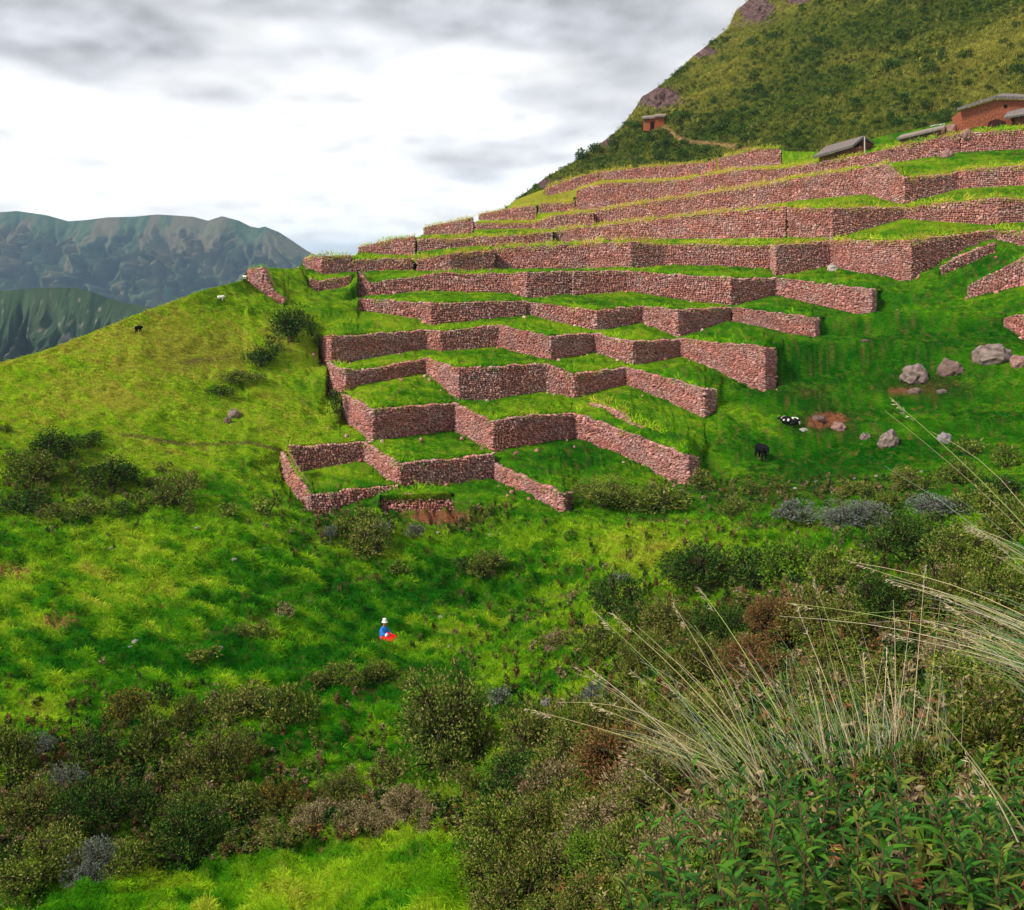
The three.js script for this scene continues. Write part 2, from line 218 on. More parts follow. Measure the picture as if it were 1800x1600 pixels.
for (let L = 0; L < LV.length; L++) for (const v of LV[L]) if (isWall(L, v[0])) { v[1] -= L < 9 ? 4 : 2; v[2] += L < 9 ? 3 : 2; }
const cols = (() => { const s = new Set(); for (let p = -900; p <= 2900; p += p < -120 || p > 1920 ? 13 : 3.2) s.add(Math.round(p * 10) / 10); for (const l of LV) for (const v of l) if (v[0] > -280 && v[0] < 2080) { s.add(v[0]); } return [...s].sort((a, b) => a - b).filter((v, i, a) => !i || v - a[i - 1] > 0.4); })();
const NC = cols.length;
// key lines per column
const keys = [];                                       // {pts[NC], wallEdge}
for (let g = 0; g < G.length; g++) keys.push({ pts: cols.map((px) => { const e = gEval(g, px); return at(px, e[1], e[2]); }), soft: true });
for (let L = 0; L < LV.length; L++) {
  const e = cols.map((px) => lineEval(LV[L], px)), B = e.map((q) => at(q[0], q[2], q[3]));
  const T = e.map((q) => { if (q[4] > 0.01 || isWall(L, q[0]) || L + 1 >= LV.length) return at(q[0], q[1], q[3] + q[4]); const u = lineEval(LV[L + 1], q[0]); return at(q[0], lerp(q[2], u[2], 0.3), 1 / lerp(1 / q[3], 1 / u[3], 0.3)); });
  const inset = (pts, d, dy) => pts.map((p, i) => {
    if (!isWall(L, cols[i])) return p.clone();
    const a = pts[Math.max(0, i - 1)], b = pts[Math.min(NC - 1, i + 1)], t = V(b.x - a.x, 0, b.z - a.z).normalize(), n = V(-t.z, 0, t.x); if (n.dot(V(-p.x, 0, -p.z)) < 0) n.negate();
    return V(p.x - n.x * d, p.y + dy, p.z - n.z * d);
  });
  keys.push({ pts: inset(B, 0.22, 0), soft: false, L, bottom: true }); keys.push({ pts: inset(T, L === 0 ? -0.32 : 0.2, 0), soft: false, L, top: true });
}
const rows = [], rowInfo = [];
for (let k = 0; k < keys.length; k++) {
  const A = keys[k], Bk = keys[k + 1]; rows.push(A.pts); rowInfo.push({ k, t: 0 });
  if (!Bk) break;
  const step = A.bottom && Bk.top ? 2 : (() => { let s = 0, c = 0; for (let i = 0; i < NC; i += 9) { const a = pixel(A.pts[i]), b = pixel(Bk.pts[i]); s = Math.max(s, Math.abs(a[1] - b[1])); c++; } return clamp(Math.round(s / 5.5), 3, 22); })();
  for (let j = 1; j < step; j++) {
    const t = j / step, r = [];
    for (let i = 0; i < NC; i++) {
      const a = A.pts[i], b = Bk.pts[i];
      if (A.soft && Bk.soft && k > 0) { const p = keys[k - 1].pts[i], q = keys[k + 2] ? keys[k + 2].pts[i] : b; const f = (w0, w1, w2, w3) => 0.5 * (2 * w1 + (w2 - w0) * t + (2 * w0 - 5 * w1 + 4 * w2 - w3) * t * t + (3 * w1 - w0 - 3 * w2 + w3) * t * t * t); r.push(V(f(p.x, a.x, b.x, q.x), f(p.y, a.y, b.y, q.y), f(p.z, a.z, b.z, q.z))); }
      else r.push(V().lerpVectors(a, b, t));
    }
    rows.push(r); rowInfo.push({ k, t });
  }
}
const NR = rows.length;
for (let j = 0; j < NR; j++) {                         // soften the ground sideways away from the wall lines
  const inf = rowInfo[j], A = keys[inf.k]; if (A.soft || !A.top || inf.t === 0) continue;
  const src = rows[j].map((p) => p.clone()), R = Math.round(2 + 9 * Math.sin(Math.PI * Math.min(1, inf.t)));
  for (let i = 0; i < NC; i++) { let x = 0, y = 0, z = 0, w = 0; for (let k = -R; k <= R; k++) { const q = src[clamp(i + k, 0, NC - 1)], ww = 1 - Math.abs(k) / (R + 1); x += (q.x - src[i].x) * ww; y += q.y * ww; z += q.z * ww; w += ww; } rows[j][i].y = y / w; rows[j][i].z = z / w; }
}
for (let j = 0; j < NR; j++) for (let i = 0; i < NC; i++) {      // hummocks
  const p = rows[j][i], inf = rowInfo[j], A = keys[inf.k], dist = Math.hypot(p.x, p.z);
  let w = A.soft ? 1 : A.top ? Math.min(1, 4 * inf.t * (1 - inf.t) + (isWall(A.L, cols[i]) ? 0 : 0.25)) : isWall(A.L, cols[i]) ? 0 : 0.25;
  w *= sstep(1, 12, dist);
  const amp = w * (0.5 * fbm2(p.x * 0.16, p.z * 0.16, 3) + 0.5 * fbm2(p.x * 0.7 + 40, p.z * 0.7, 3) + 0.12 * fbm2(p.x * 2.2, p.z * 2.2 + 9, 2));
  p.y += amp * (A.soft ? 1 : 0.55);
}
// grass colour: greener or drier sward, in patches and along the old furrows
const mixc = (a, b, t) => [lerp(a[0], b[0], t), lerp(a[1], b[1], t), lerp(a[2], b[2], t)];
const DEEP = [0.01, 0.12, 0.004], MIDG = [0.06, 0.255, 0.005], LIME = [0.265, 0.47, 0.012], STRAW = [0.44, 0.38, 0.055], SOIL = [0.14, 0.06, 0.035];
const BLOBS = [ // sward regions: column, height, radius x, radius y, dryness shift
  [120, 700, 460, 140, 0.46], [300, 590, 260, 80, 0.42], [470, 740, 120, 60, 0.15], [330, 950, 320, 70, 0.16], [150, 1050, 260, 60, 0.1], [1150, 960, 240, 55, 0.34], [860, 1100, 170, 60, 0.12],
  [720, 1050, 240, 60, -0.46], [300, 1150, 360, 50, -0.36], [560, 1270, 220, 100, -0.34], [560, 920, 200, 40, -0.25], [1520, 640, 330, 140, -0.36], [1450, 800, 320, 90, -0.3], [1000, 790, 180, 50, -0.34], [1330, 880, 300, 40, -0.2], [420, 1560, 500, 40, 0.14],
  [1120, 660, 220, 260, 0.12], [1250, 400, 500, 60, 0.22], [1000, 330, 240, 45, 0.9], [1250, 300, 240, 40, 0.5], [1560, 330, 300, 60, 0.1], [1700, 470, 120, 40, -0.25], [700, 620, 260, 120, 0.06],
];
const streak = (p) => { const ux = p.x * 0.86 + p.z * 0.5, uz = p.z * 0.86 - p.x * 0.5; return fbm2(ux * 0.2 + 20, uz * 0.75, 3); };
function sward(p) {
  const [px, py] = pixel(p); let s = 0.42;
  for (const b of BLOBS) { const r = ((px - b[0]) / b[2]) ** 2 + ((py - b[1]) / b[3]) ** 2; s += b[4] * Math.exp(-r * 1.2); }
  const ux = p.x * 0.86 + p.z * 0.5, uz = p.z * 0.86 - p.x * 0.5;
  s += 0.36 * fbm2(p.x * 0.09, p.z * 0.09, 3) + lerp(0.34, 0.8, sstep(900, 1060, py)) * streak(p) + 0.26 * fbm2(ux * 0.9, uz * 1.9 + 30, 2);
  return clamp(s, 0, 1.05);
}
const swardColor = (s) => s < 0.35 ? mixc(DEEP, MIDG, s / 0.35) : s < 0.72 ? mixc(MIDG, LIME, (s - 0.35) / 0.37) : mixc(LIME, STRAW, Math.min(1, (s - 0.72) / 0.5));
function soilAt(p, px, py) {                            // scrub floor and bare earth
  let m = 0;
  const add = (cx, cy, rx, ry, k) => { m = Math.max(m, k * Math.exp(-(((px - cx) / rx) ** 2 + ((py - cy) / ry) ** 2))); };
  add(190, 1400, 300, 100, 0.62); add(420, 1460, 260, 50, 0.6); add(1150, 1450, 330, 180, 0.95); add(1600, 1400, 500, 300, 1); add(1500, 1120, 300, 90, 0.8); add(770, 912, 90, 22, 0.95); add(1455, 740, 42, 18, 1); add(1630, 680, 70, 16, 0.7); add(1420, 690, 40, 10, 0.5); add(660, 1430, 130, 34, 0.6); add(130, 840, 120, 60, 0.45); add(600, 925, 90, 40, 0.4); add(1380, 862, 260, 30, 0.35); add(30, 1490, 90, 18, 0.9);
  return clamp(m + 0.7 * m * fbm2(p.x * 0.8, p.z * 0.8, 3));
}
const redAt = (p, px, py) => { let m = 0; for (const [cx, cy, rx, ry] of [[775, 908, 62, 13], [1455, 738, 40, 14], [1440, 745, 20, 10], [30, 1490, 80, 16], [1590, 690, 36, 8], [1500, 860, 40, 8], [110, 1085, 40, 10], [95, 1100, 36, 8], [20, 1005, 40, 16], [640, 1215, 26, 8], [1680, 235, 40, 14], [720, 1180, 20, 6]]) m = Math.max(m, 1 - ((px - cx) / rx) ** 2 - ((py - cy) / ry) ** 2); return sstep(0, 0.5, m + 0.5 * fbm2(p.x * 1.4, p.z * 1.4, 3)) * (m > -0.3 ? 0.9 : 0); };
const TRACKS = [[[190, 762], [260, 770], [330, 782], [440, 778], [520, 800]], [[920, 1062], [980, 1048], [1040, 1036], [1090, 1028]], [[310, 1140], [420, 1100], [500, 1065], [580, 1035], [660, 1010]], [[1100, 912], [1300, 922], [1560, 926], [1760, 930]], [[320, 640], [380, 628], [420, 622]]];
function trackAt(px, py) { let m = 0; for (const t of TRACKS) for (let i = 0; i + 1 < t.length; i++) { const [ax, ay] = t[i], [bx, by] = t[i + 1]; const u = clamp(((px - ax) * (bx - ax) + (py - ay) * (by - ay)) / ((bx - ax) ** 2 + (by - ay) ** 2)); const d = Math.hypot(px - lerp(ax, bx, u), (py - lerp(ay, by, u)) * 1.6); m = Math.max(m, 1 - sstep(2.5, 7, d)); } return m; }
{
  const pos = new Float32Array(NR * NC * 3), col = new Float32Array(NR * NC * 3), uv = new Float32Array(NR * NC * 2), idx = [];
  for (let j = 0; j < NR; j++) for (let i = 0; i < NC; i++) {
    const p = rows[j][i], o = j * NC + i, [px, py] = pixel(p), inf = rowInfo[j], A = keys[inf.k];
    let c = swardColor(sward(p)); const so = soilAt(p, px, py); c = mixc(c, mixc(SOIL, [0.06, 0.055, 0.02], clamp(0.5 + 1.2 * fbm2(p.x * 0.5, p.z * 0.5, 2))), so);
    c = mixc(c, [0.3, 0.12, 0.065], redAt(p, px, py)); c = mixc(c, [0.16, 0.1, 0.05], 0.75 * trackAt(px, py));
    if (A.bottom && isWall(A.L, cols[i]) && inf.t > 0) c = SOIL;
    pos.set([p.x, p.y, p.z], o * 3); col.set(c, o * 3); uv.set([p.x / 7, p.z / 7], o * 2);
  }
  for (let j = 0; j + 1 < NR; j++) for (let i = 0; i + 1 < NC; i++) { const a = j * NC + i; idx.push(a, a + 1, a + NC, a + 1, a + NC + 1, a + NC); }
  const g = new THREE.BufferGeometry(); g.setAttribute('position', new THREE.BufferAttribute(pos, 3)); g.setAttribute('color', new THREE.BufferAttribute(col, 3)); g.setAttribute('uv', new THREE.BufferAttribute(uv, 2)); g.setIndex(idx); g.computeVertexNormals();
  structure('hillside_ground', g, MAT.ground);
}
const colAt = (px) => { let lo = 0, hi = NC - 1; while (hi - lo > 1) { const m = (lo + hi) >> 1; if (cols[m] <= px) lo = m; else hi = m; } return px - cols[lo] < cols[hi] - px ? lo : hi; };
function groundAt(px, py) {                             // first ground met by a sight line
  const i = colAt(px); let prev = null, pp = 1e9;
  for (let j = 0; j < NR; j++) { const p = rows[j][i], y = pixel(p)[1]; if (prev && y <= py) { const t = clamp((pp - py) / (pp - y + 1e-6)); const q = V().lerpVectors(prev, p, t); q.x += (px - cols[i]) * -q.z / F; return q; } prev = p; pp = Math.min(pp, y); }
  return rows[NR - 1][i].clone();
}
function heightAt(x, z) {                               // ground height below a plan position
  let y = -8; for (let it = 0; it < 3; it++) { const i = colAt(clamp(pixel(V(x, y, z))[0], -899, 2899)); for (let j = 1; j < NR; j++) if (-rows[j][i].z >= -z) { const a = rows[j - 1][i], b = rows[j][i], t = clamp((a.z - z) / (a.z - b.z || 1)); y = lerp(a.y, b.y, t); break; } } return y;
}
{ // ground behind the viewpoint and the valley floor far below
  const g = new THREE.PlaneGeometry(160, 90, 60, 40); g.rotateX(-Math.PI / 2); const p = g.attributes.position;
  for (let i = 0; i < p.count; i++) { const x = p.getX(i), z = p.getZ(i) + 46; p.setXYZ(i, x, -3.2 + x * 0.16 + z * 0.1 + 0.5 * fbm2(x * 0.1, z * 0.1, 3) - sstep(-2, -40, x) * 4, z); }
  g.computeVertexNormals(); const c = new Float32Array(p.count * 3); for (let i = 0; i < p.count; i++) c.set(swardColor(clamp(0.4 + fbm2(p.getX(i) * 0.1, p.getZ(i) * 0.1, 3))), i * 3);
  g.setAttribute('color', new THREE.BufferAttribute(c, 3)); const uv = g.attributes.uv; for (let i = 0; i < p.count; i++) uv.setXY(i, p.getX(i) / 7, p.getZ(i) / 7);
  structure('near_slope_ground', g, MAT.ground);
  const v = new THREE.CircleGeometry(9000, 64); v.rotateX(-Math.PI / 2); v.translate(0, -420, 0); tint(v, [0.05, 0.09, 0.03]);
  structure('valley_floor', v, MAT.far);
}
console.log('hillside', NC, NR);

// ───────────────────────── the mountain slope behind the terraces ─────────────────────────
const SIL = [[880, 372, 178], [912, 346, 184], [960, 311, 190], [1000, 290, 194], [1040, 263, 198], [1090, 226, 204], [1116, 192, 210], [1128, 172, 216], [1165, 148, 224], [1220, 97, 236], [1280, 50, 248], [1293, 20, 254], [1325, -6, 262], [1420, -80, 285], [1600, -190, 320]];
const MROW = 150, MCOL = 330, mpts = [];
const mCliff = (px, py) => Math.max(1.1 * Math.exp(-(((px - 1158) / 44) ** 2 + ((py - 172) / 22) ** 2)), 0.85 * Math.exp(-(((px - 1235) / 30) ** 2 + ((py - 92) / 14) ** 2)), 0.8 * Math.exp(-(((px - 1068) / 20) ** 2 + ((py - 250) / 12) ** 2)), 0.8 * Math.exp(-(((px - 955) / 24) ** 2 + ((py - 322) / 12) ** 2)), 0.95 * Math.exp(-(((px - 1330) / 40) ** 2 + ((py - 18) / 26) ** 2)), 0.9 * Math.exp(-(((px - 1400) / 30) ** 2 + ((py + 2) / 14) ** 2)), 0.7 * Math.exp(-(((px - 985) / 16) ** 2 + ((py - 318) / 7) ** 2)), 0.5 * Math.exp(-(((px - 1300) / 16) ** 2 + ((py - 42) / 10) ** 2)));
for (let j = 0; j <= MROW; j++) {
  const v = j / MROW, q = v * (SIL.length - 1), i0 = Math.min(SIL.length - 2, Math.floor(q)), f = q - i0, s = [0, 1, 2].map((k) => lerp(SIL[i0][k], SIL[i0 + 1][k], f));
  const Lp = at(s[0], s[1], s[2]), R = at(2250, lerp(118, -560, v), lerp(132, 215, v)), row = [];
  for (let i = -10; i <= MCOL; i++) {
    let p;
    if (i < 0) { const t = -i; p = Lp.clone().multiplyScalar(1 + t * 0.012); p.y -= t * t * 0.35; p.x += t * 0.6; }
    else { const u = Math.pow(i / MCOL, 0.92); p = V().lerpVectors(Lp, R, u); p.z += Math.sin(Math.PI * u) * 4; }
    const sp = pixel(p), cl = mCliff(sp[0], sp[1]);
    const rel = fbm3(p.x * 0.03, p.y * 0.05, p.z * 0.03, 3) * 3.4 + fbm3(p.x * 0.12, p.y * 0.16, p.z * 0.12, 4) * 1.5 + cl * (1.4 * fbm3(p.x * 0.5, p.y * 0.25, p.z * 0.5, 3) + 0.4);
    const e = i < 0 ? 0.2 : sstep(0, 14, i) * 0.8 + 0.2;
    p.z += rel * e; p.y += rel * 0.35 * e; row.push(p);
  }
  mpts.push(row);
}
const MW = MCOL + 11;
const mountainPath = [[1166, 222], [1178, 232], [1192, 243], [1215, 250], [1250, 252], [1290, 257], [1330, 264], [1356, 266]];
const pathAt = (px, py) => { let d = 1e9; for (let i = 0; i + 1 < mountainPath.length; i++) { const [ax, ay] = mountainPath[i], [bx, by] = mountainPath[i + 1], u = clamp(((px - ax) * (bx - ax) + (py - ay) * (by - ay)) / ((bx - ax) ** 2 + (by - ay) ** 2)); d = Math.min(d, Math.hypot(px - lerp(ax, bx, u), (py - lerp(ay, by, u)) * 1.7)); } return 1 - sstep(4, 8, d); };
{
  const pos = [], col = [], uv = [], idx = [];
  mpts.forEach((row, j) => row.forEach((p, i) => {
    const [px, py] = pixel(p), s = 0.5 + 0.9 * fbm3(p.x * 0.016 + 5, p.y * 0.03, p.z * 0.016, 3) + 0.55 * fbm3(p.x * 0.06, p.y * 0.12, p.z * 0.06, 4) + 0.35 * fbm3(p.x * 0.3, p.y * 0.4, p.z * 0.3, 3);
    let c = mixc([0.055, 0.1, 0.014], [0.25, 0.24, 0.045], clamp(s + 0.05));
    c = mixc(c, [0.11, 0.14, 0.02], clamp(0.5 + 1.4 * fbm3(p.x * 0.04 + 9, p.y * 0.04, p.z * 0.04, 2)) * 0.6);
    const cl = mCliff(px, py); c = mixc(c, mixc([0.13, 0.085, 0.085], [0.26, 0.17, 0.17], clamp(0.5 + fbm3(p.x * 0.5, p.y * 0.2, p.z * 0.5, 3))), clamp(sstep(0.25, 0.6, cl + 0.25 * fbm3(p.x * 0.3, p.y * 0.3, p.z * 0.3, 3))));
    c = mixc(c, [0.42, 0.27, 0.13], 0.85 * pathAt(px, py));
    pos.push(p.x, p.y, p.z); col.push(...c); uv.push(p.x / 22, (p.y * 1.2 + p.z * 0.4) / 22);
    if (j < MROW && i + 1 < MW) { const a = j * MW + i; idx.push(a, a + 1, a + MW, a + 1, a + MW + 1, a + MW); }
  }));
  const g = new THREE.BufferGeometry(); g.setAttribute('position', new THREE.Float32BufferAttribute(pos, 3)); g.setAttribute('color', new THREE.Float32BufferAttribute(col, 3)); g.setAttribute('uv', new THREE.Float32BufferAttribute(uv, 2)); g.setIndex(idx); g.computeVertexNormals();
  structure('mountain_slope', g, MAT.mountain);
}
function onMountain(px, py) {                           // nearest vertex of the slope to a sight line
  let best = null, bd = 1e9; for (let j = 0; j <= MROW; j++) for (let i = 11; i < MW; i++) { const s = pixel(mpts[j][i]), d = Math.abs(s[0] - px) + Math.abs(s[1] - py); if (d < bd) { bd = d; best = mpts[j][i]; } } return best.clone();
}
// ───────────────────────── far mountains ─────────────────────────
function range(name, sil, D, depthRun, baseY, ridge, palette, seed) {
  const R = 150, C = 520, x0 = sil[0][0], x1 = sil[sil.length - 1][0], pos = [], col = [], idx = [];
  for (let j = 0; j <= R; j++) for (let i = 0; i <= C; i++) {
    const px = lerp(x0, x1, i / C), py = lineEval(sil.map((s) => [s[0], s[1], D]), px, 2)[1], top = at(px, py, D), v = j / R;
    const bx = top.x * (1 - 0.1 * v), wq = fbm2(px * 0.006 + seed * 2, v * 1.7, 3), spur = 0.5 - 2 * Math.abs(fbm2(px * 0.009 - v * 1.3 + wq * 1.6 + seed, v * 1.2 + wq + seed, 3)), det = fbm2(px * 0.05 + seed, v * 9, 4) + 0.5 * fbm2(px * 0.2, v * 34 + seed, 3);
    const p = V(bx, lerp(top.y, baseY, Math.pow(v, 0.92)), top.z + depthRun * v);
    const w = sstep(0, 0.18, v); p.z += (spur * ridge * 0.8 + det * ridge * 0.1) * w; p.y += (spur * 0.16 + det * 0.04) * ridge * w;
    const k = clamp(0.45 + det * 1.3 + spur * 0.35), top01 = sstep(-0.03, 0.05, fbm2(px * 0.013 + 6, v * 2.2 + seed, 4) - 0.04 + 0.3 * fbm2(px * 0.11, v * 16, 3));
    let c = mixc(palette[0], palette[1], k); c = mixc(c, palette[2], top01 * 0.8);
    if (palette[3]) { const m = sstep(0.3, 0.55, fbm2(px * 0.045 + 2, v * 26 + 4, 3) + 0.5 * Math.exp(-(((px - 140) / 30) ** 2 + ((v - 0.16) / 0.1) ** 2)) - 0.12); c = mixc(c, palette[3], m); }
    pos.push(p.x, p.y, p.z); col.push(...c);
    if (j < R && i < C) { const a = j * (C + 1) + i; idx.push(a, a + C + 1, a + 1, a + 1, a + C + 1, a + C + 2); }
  }
  const g = new THREE.BufferGeometry(); g.setAttribute('position', new THREE.Float32BufferAttribute(pos, 3)); g.setAttribute('color', new THREE.Float32BufferAttribute(col, 3)); g.setIndex(idx); g.computeVertexNormals();
  structure(name, g, MAT.far);
}
range('far_mountain', [[-500, 420], [-250, 400], [-80, 380], [0, 373], [30, 371], [80, 378], [120, 389], [150, 387], [190, 382], [235, 381], [275, 377], [310, 379], [340, 381], [365, 388], [390, 380], [420, 388], [440, 398], [455, 401], [465, 398], [490, 408], [515, 424], [540, 441], [580, 462], [640, 500], [760, 560], [1000, 640]], 2600, 900, -420, 150, [[0.025, 0.055, 0.03], [0.065, 0.1, 0.045], [0.125, 0.1, 0.06]], 3.3);
range('near_dark_hill', [[-400, 540], [-200, 520], [-60, 514], [0, 512], [40, 508], [80, 506], [130, 506], [160, 512], [190, 524], [225, 533], [262, 540], [330, 560], [420, 590], [560, 640]], 780, 260, -330, 38, [[0.025, 0.048, 0.026], [0.05, 0.08, 0.038], [0.045, 0.068, 0.035], [0.24, 0.2, 0.18]], 8.1);

// ───────────────────────── terrace walls ─────────────────────────
const stoneProto = []; { const r = rngOf(77); for (let k = 0; k < 10; k++) { const g = new THREE.IcosahedronGeometry(1, 0), p = g.attributes.position, key = new Map(), out = []; for (let i = 0; i < p.count; i++) { const id = [p.getX(i), p.getY(i), p.getZ(i)].map((x) => x.toFixed(3)).join(); if (!key.has(id)) { const q = [p.getX(i), p.getY(i), p.getZ(i)].map((x) => Math.sign(x) * Math.pow(Math.abs(x), 0.45) * (0.9 + 0.22 * (r() - 0.5) * 2)); key.set(id, q); } out.push(...key.get(id)); } stoneProto.push(out); } }
const SPAL = [[0.46, 0.205, 0.18], [0.52, 0.27, 0.24], [0.43, 0.18, 0.16], [0.36, 0.16, 0.13], [0.5, 0.21, 0.15], [0.44, 0.27, 0.235], [0.54, 0.32, 0.28], [0.32, 0.145, 0.115], [0.45, 0.2, 0.185]];
function stoneColor(r, n) { const c = SPAL[Math.floor(r() * SPAL.length)], k = 0.72 + 0.6 * r() * r() + 0.25 * r(), g = clamp(n * 1.3) * 0.35, o = clamp(-n * 1.4) * 0.4; return [lerp(c[0], 0.38, g) * k, lerp(lerp(c[1], 0.29, g), 0.16, o) * k, lerp(lerp(c[2], 0.27, g), 0.11, o) * k]; }
function stoneInto(mb, k, M, c) { const s = stoneProto[k], v = V(); for (let i = 0; i < s.length; i += 3) { v.set(s[i], s[i + 1], s[i + 2]).applyMatrix4(M); mb.v(v.x, v.y, v.z, c); } const n = mb.p.length / 3; for (let i = n - s.length / 3; i < n; i += 3) mb.tri(i, i + 1, i + 2); }
const edgeLine = [];                                    // wall tops, for the overhanging grass
let stoneCount = 0;
for (const [L, x0, x1, label] of WALLS) {
  const r = rngOf(L * 1000 + x0), xs = [x0, ...lineOf(L).map((v) => v[0]).filter((v) => v > x0 + 0.5 && v < x1 - 0.5), x1], P = xs.map((px) => { const e = lineEval(lineOf(L), px); return { T: at(px, e[1], e[3] + (e[4] || 0)), B: at(px, e[2], e[3]) }; });
  const base = P[0].B.clone(), t = thing('terrace_wall', label, 'stone wall', 'stone terrace walls on the hillside'); t.userData.kind = 'thing'; t.position.copy(base);
  const mb = new MB(), core = new MB(), far = P[0].B.length(), unit = far > 110 ? 0.27 : far > 85 ? 0.22 : 0.168, caps = [];
  for (let s = 0; s + 1 < P.length; s++) {
    const a = P[s], b = P[s + 1], dx = b.B.x - a.B.x, dz = b.B.z - a.B.z, len = Math.hypot(dx, dz); if (len < 0.12) continue;
    const dir = V(dx, 0, dz).normalize(), n = V(-dir.z, 0, dir.x), mid = V().addVectors(a.B, b.B).multiplyScalar(0.5); if (n.dot(V(-mid.x, 0, -mid.z)) < 0) n.negate();
    const hA = a.T.y - a.B.y, hB = b.T.y - b.B.y, foot = 0.45;
    // backing masonry: a thick slab with closed ends
    const ins = Math.min(0.12, len * 0.2), q = (p, y, o) => { const e = p === a.B || p === a.T ? ins : -ins; return core.v(p.x - base.x - n.x * (o + 0.03) + dir.x * e, y - base.y, p.z - base.z - n.z * (o + 0.03) + dir.z * e, [1, 1, 1]); }, th = 0.42, lip = 0.14;
    const f = [q(a.B, a.B.y - foot, 0), q(b.B, b.B.y - foot, 0), q(b.T, b.T.y - lip, 0.02), q(a.T, a.T.y - lip, 0.02), q(a.B, a.B.y - foot, th), q(b.B, b.B.y - foot, th), q(b.T, b.T.y - lip, th), q(a.T, a.T.y - lip, th)];
    for (const [i, j, k, l] of [[0, 1, 2, 3], [5, 4, 7, 6], [3, 2, 6, 7], [1, 5, 6, 2], [4, 0, 3, 7]]) { core.tri(f[i], f[j], f[k]); core.tri(f[i], f[k], f[l]); }
    const nrow = Math.max(1, Math.round(((hA + hB) / 2 + 0.15) / (unit * 0.78)));
    for (let j = 0; j < nrow; j++) {
      let x = r() * -unit;
      while (x < len) {
        const big = 1 + 0.55 * n2b((x + a.B.x) * 0.28, j * 0.22 + L * 7), w = unit * (0.6 + r() * r() * 1.3) * big, u = clamp((x + w / 2) / len), v = clamp((j + 0.5 + (r() - 0.5) * 0.35) / nrow);
        const hh = Math.max(0.1, lerp(hA, hB, u) + 0.09 * n2b(lerp(a.B.x, b.B.x, u) * 0.5 + L * 3, lerp(a.B.z, b.B.z, u) * 0.5) - 0.03), rowh = (hh + 0.15) / nrow; x += w;
        if (r() < (j === nrow - 1 ? 0.1 : 0.05)) continue;
        const p = V(lerp(a.B.x, b.B.x, u) + (lerp(a.T.x, b.T.x, u) - lerp(a.B.x, b.B.x, u)) * v, lerp(a.B.y, b.B.y, u) - 0.12 + v * (hh + 0.1), lerp(a.B.z, b.B.z, u)).addScaledVector(n, 0.02 + (r() - 0.5) * 0.09).sub(base);
        const pn = 0.5 + 1.5 * fbm3((p.x + base.x) * 0.22, p.y * 0.5, (p.z + base.z) * 0.22 + L, 3);
        const M = new THREE.Matrix4().makeBasis(dir, V(0, 1, 0), n).multiply(new THREE.Matrix4().makeRotationFromEuler(new THREE.Euler((r() - 0.5) * 0.5, (r() - 0.5) * 0.5, (r() - 0.5) * 0.8 + Math.atan2(b.B.y - a.B.y, len) * 0.7)));
        const sc = V(w * 0.5, Math.min(rowh, w * 1.3) * 0.56 * (0.75 + 0.5 * r()), 0.13 + 0.07 * r()); sc.y *= 0.8 + 0.25 * big; M.scale(sc); M.setPosition(p);
        const c = stoneColor(r, pn - 0.5); stoneCount++;
        if (j === nrow - 1 && L <= 4 && w > 0.17) caps.push([Math.floor(r() * 10), p, M, c, sc]); else stoneInto(mb, Math.floor(r() * 10), M, c);
      }
    }
    edgeLine.push({ a: a.T, b: b.T, n, len, L });
  }
  part('masonry_core', core.geo(), MAT.core, t);
  part('stones', mb.geo(), MAT.stone, t, { kind: 'stuff' });
  caps.forEach(([k, p, M, c]) => { const c1 = new MB(); const M2 = M.clone().setPosition(V()); stoneInto(c1, k, M2, c); part('coping_stone', c1.geo(), MAT.stone, t).position.copy(p); });
}
console.log('stones', stoneCount);

// ───────────────────────── meadow grass ─────────────────────────
function tuftGeo(seed, n, spread, lean) {
  const r = rngOf(seed), mb = new MB();
  for (let k = 0; k < n; k++) {
    const a = r() * 6.283, d = spread * Math.sqrt(r()), bx = Math.cos(a) * d, bz = Math.sin(a) * d, h = 0.6 + 0.5 * r(), w = 0.028 + 0.026 * r(), la = a + (r() - 0.5) * 1.6, l = lean * (0.3 + r()), fx = Math.cos(la + 1.57) * w, fz = Math.sin(la + 1.57) * w, c = 0.75 + 0.5 * r(), cc = [c * (0.9 + 0.3 * r()), c, c * (0.7 + 0.3 * r())];
    const p0 = mb.v(bx - fx, -0.1, bz - fz, cc), p1 = mb.v(bx + fx, -0.1, bz + fz, cc), mx = bx + Math.cos(la) * l * 0.35, mz = bz + Math.sin(la) * l * 0.35, p2 = mb.v(mx - fx * 0.8, h * 0.6, mz - fz * 0.8, cc), p3 = mb.v(mx + fx * 0.8, h * 0.6, mz + fz * 0.8, cc), p4 = mb.v(bx + Math.cos(la) * l, h * (0.95 - 0.25 * l), bz + Math.sin(la) * l, cc);
    mb.tri(p0, p1, p3); mb.tri(p0, p3, p2); mb.tri(p2, p3, p4);
  }
  return mb.geo();
}
function scatter(name, geo, list) {                     // list of [position, scale, height, turn, tilt, colour]
  const im = new THREE.InstancedMesh(geo, MAT.instBlade, list.length), M = new THREE.Matrix4(), q = new THREE.Quaternion(), c = new THREE.Color();
  list.forEach(([p, s, h, turn, tilt, col], i) => { q.setFromEuler(new THREE.Euler(tilt[0], turn, tilt[1], 'XZY')); M.compose(p, q, V(s, h, s)); im.setMatrixAt(i, M); im.setColorAt(i, c.setRGB(col[0], col[1], col[2])); });
  im.name = numbered(name); im.castShadow = im.receiveShadow = true; im.userData = { kind: 'stuff', label: 'green and yellowed meadow grass covering the hillside and terrace tops', category: 'grass' }; scene.add(im); return im;
}
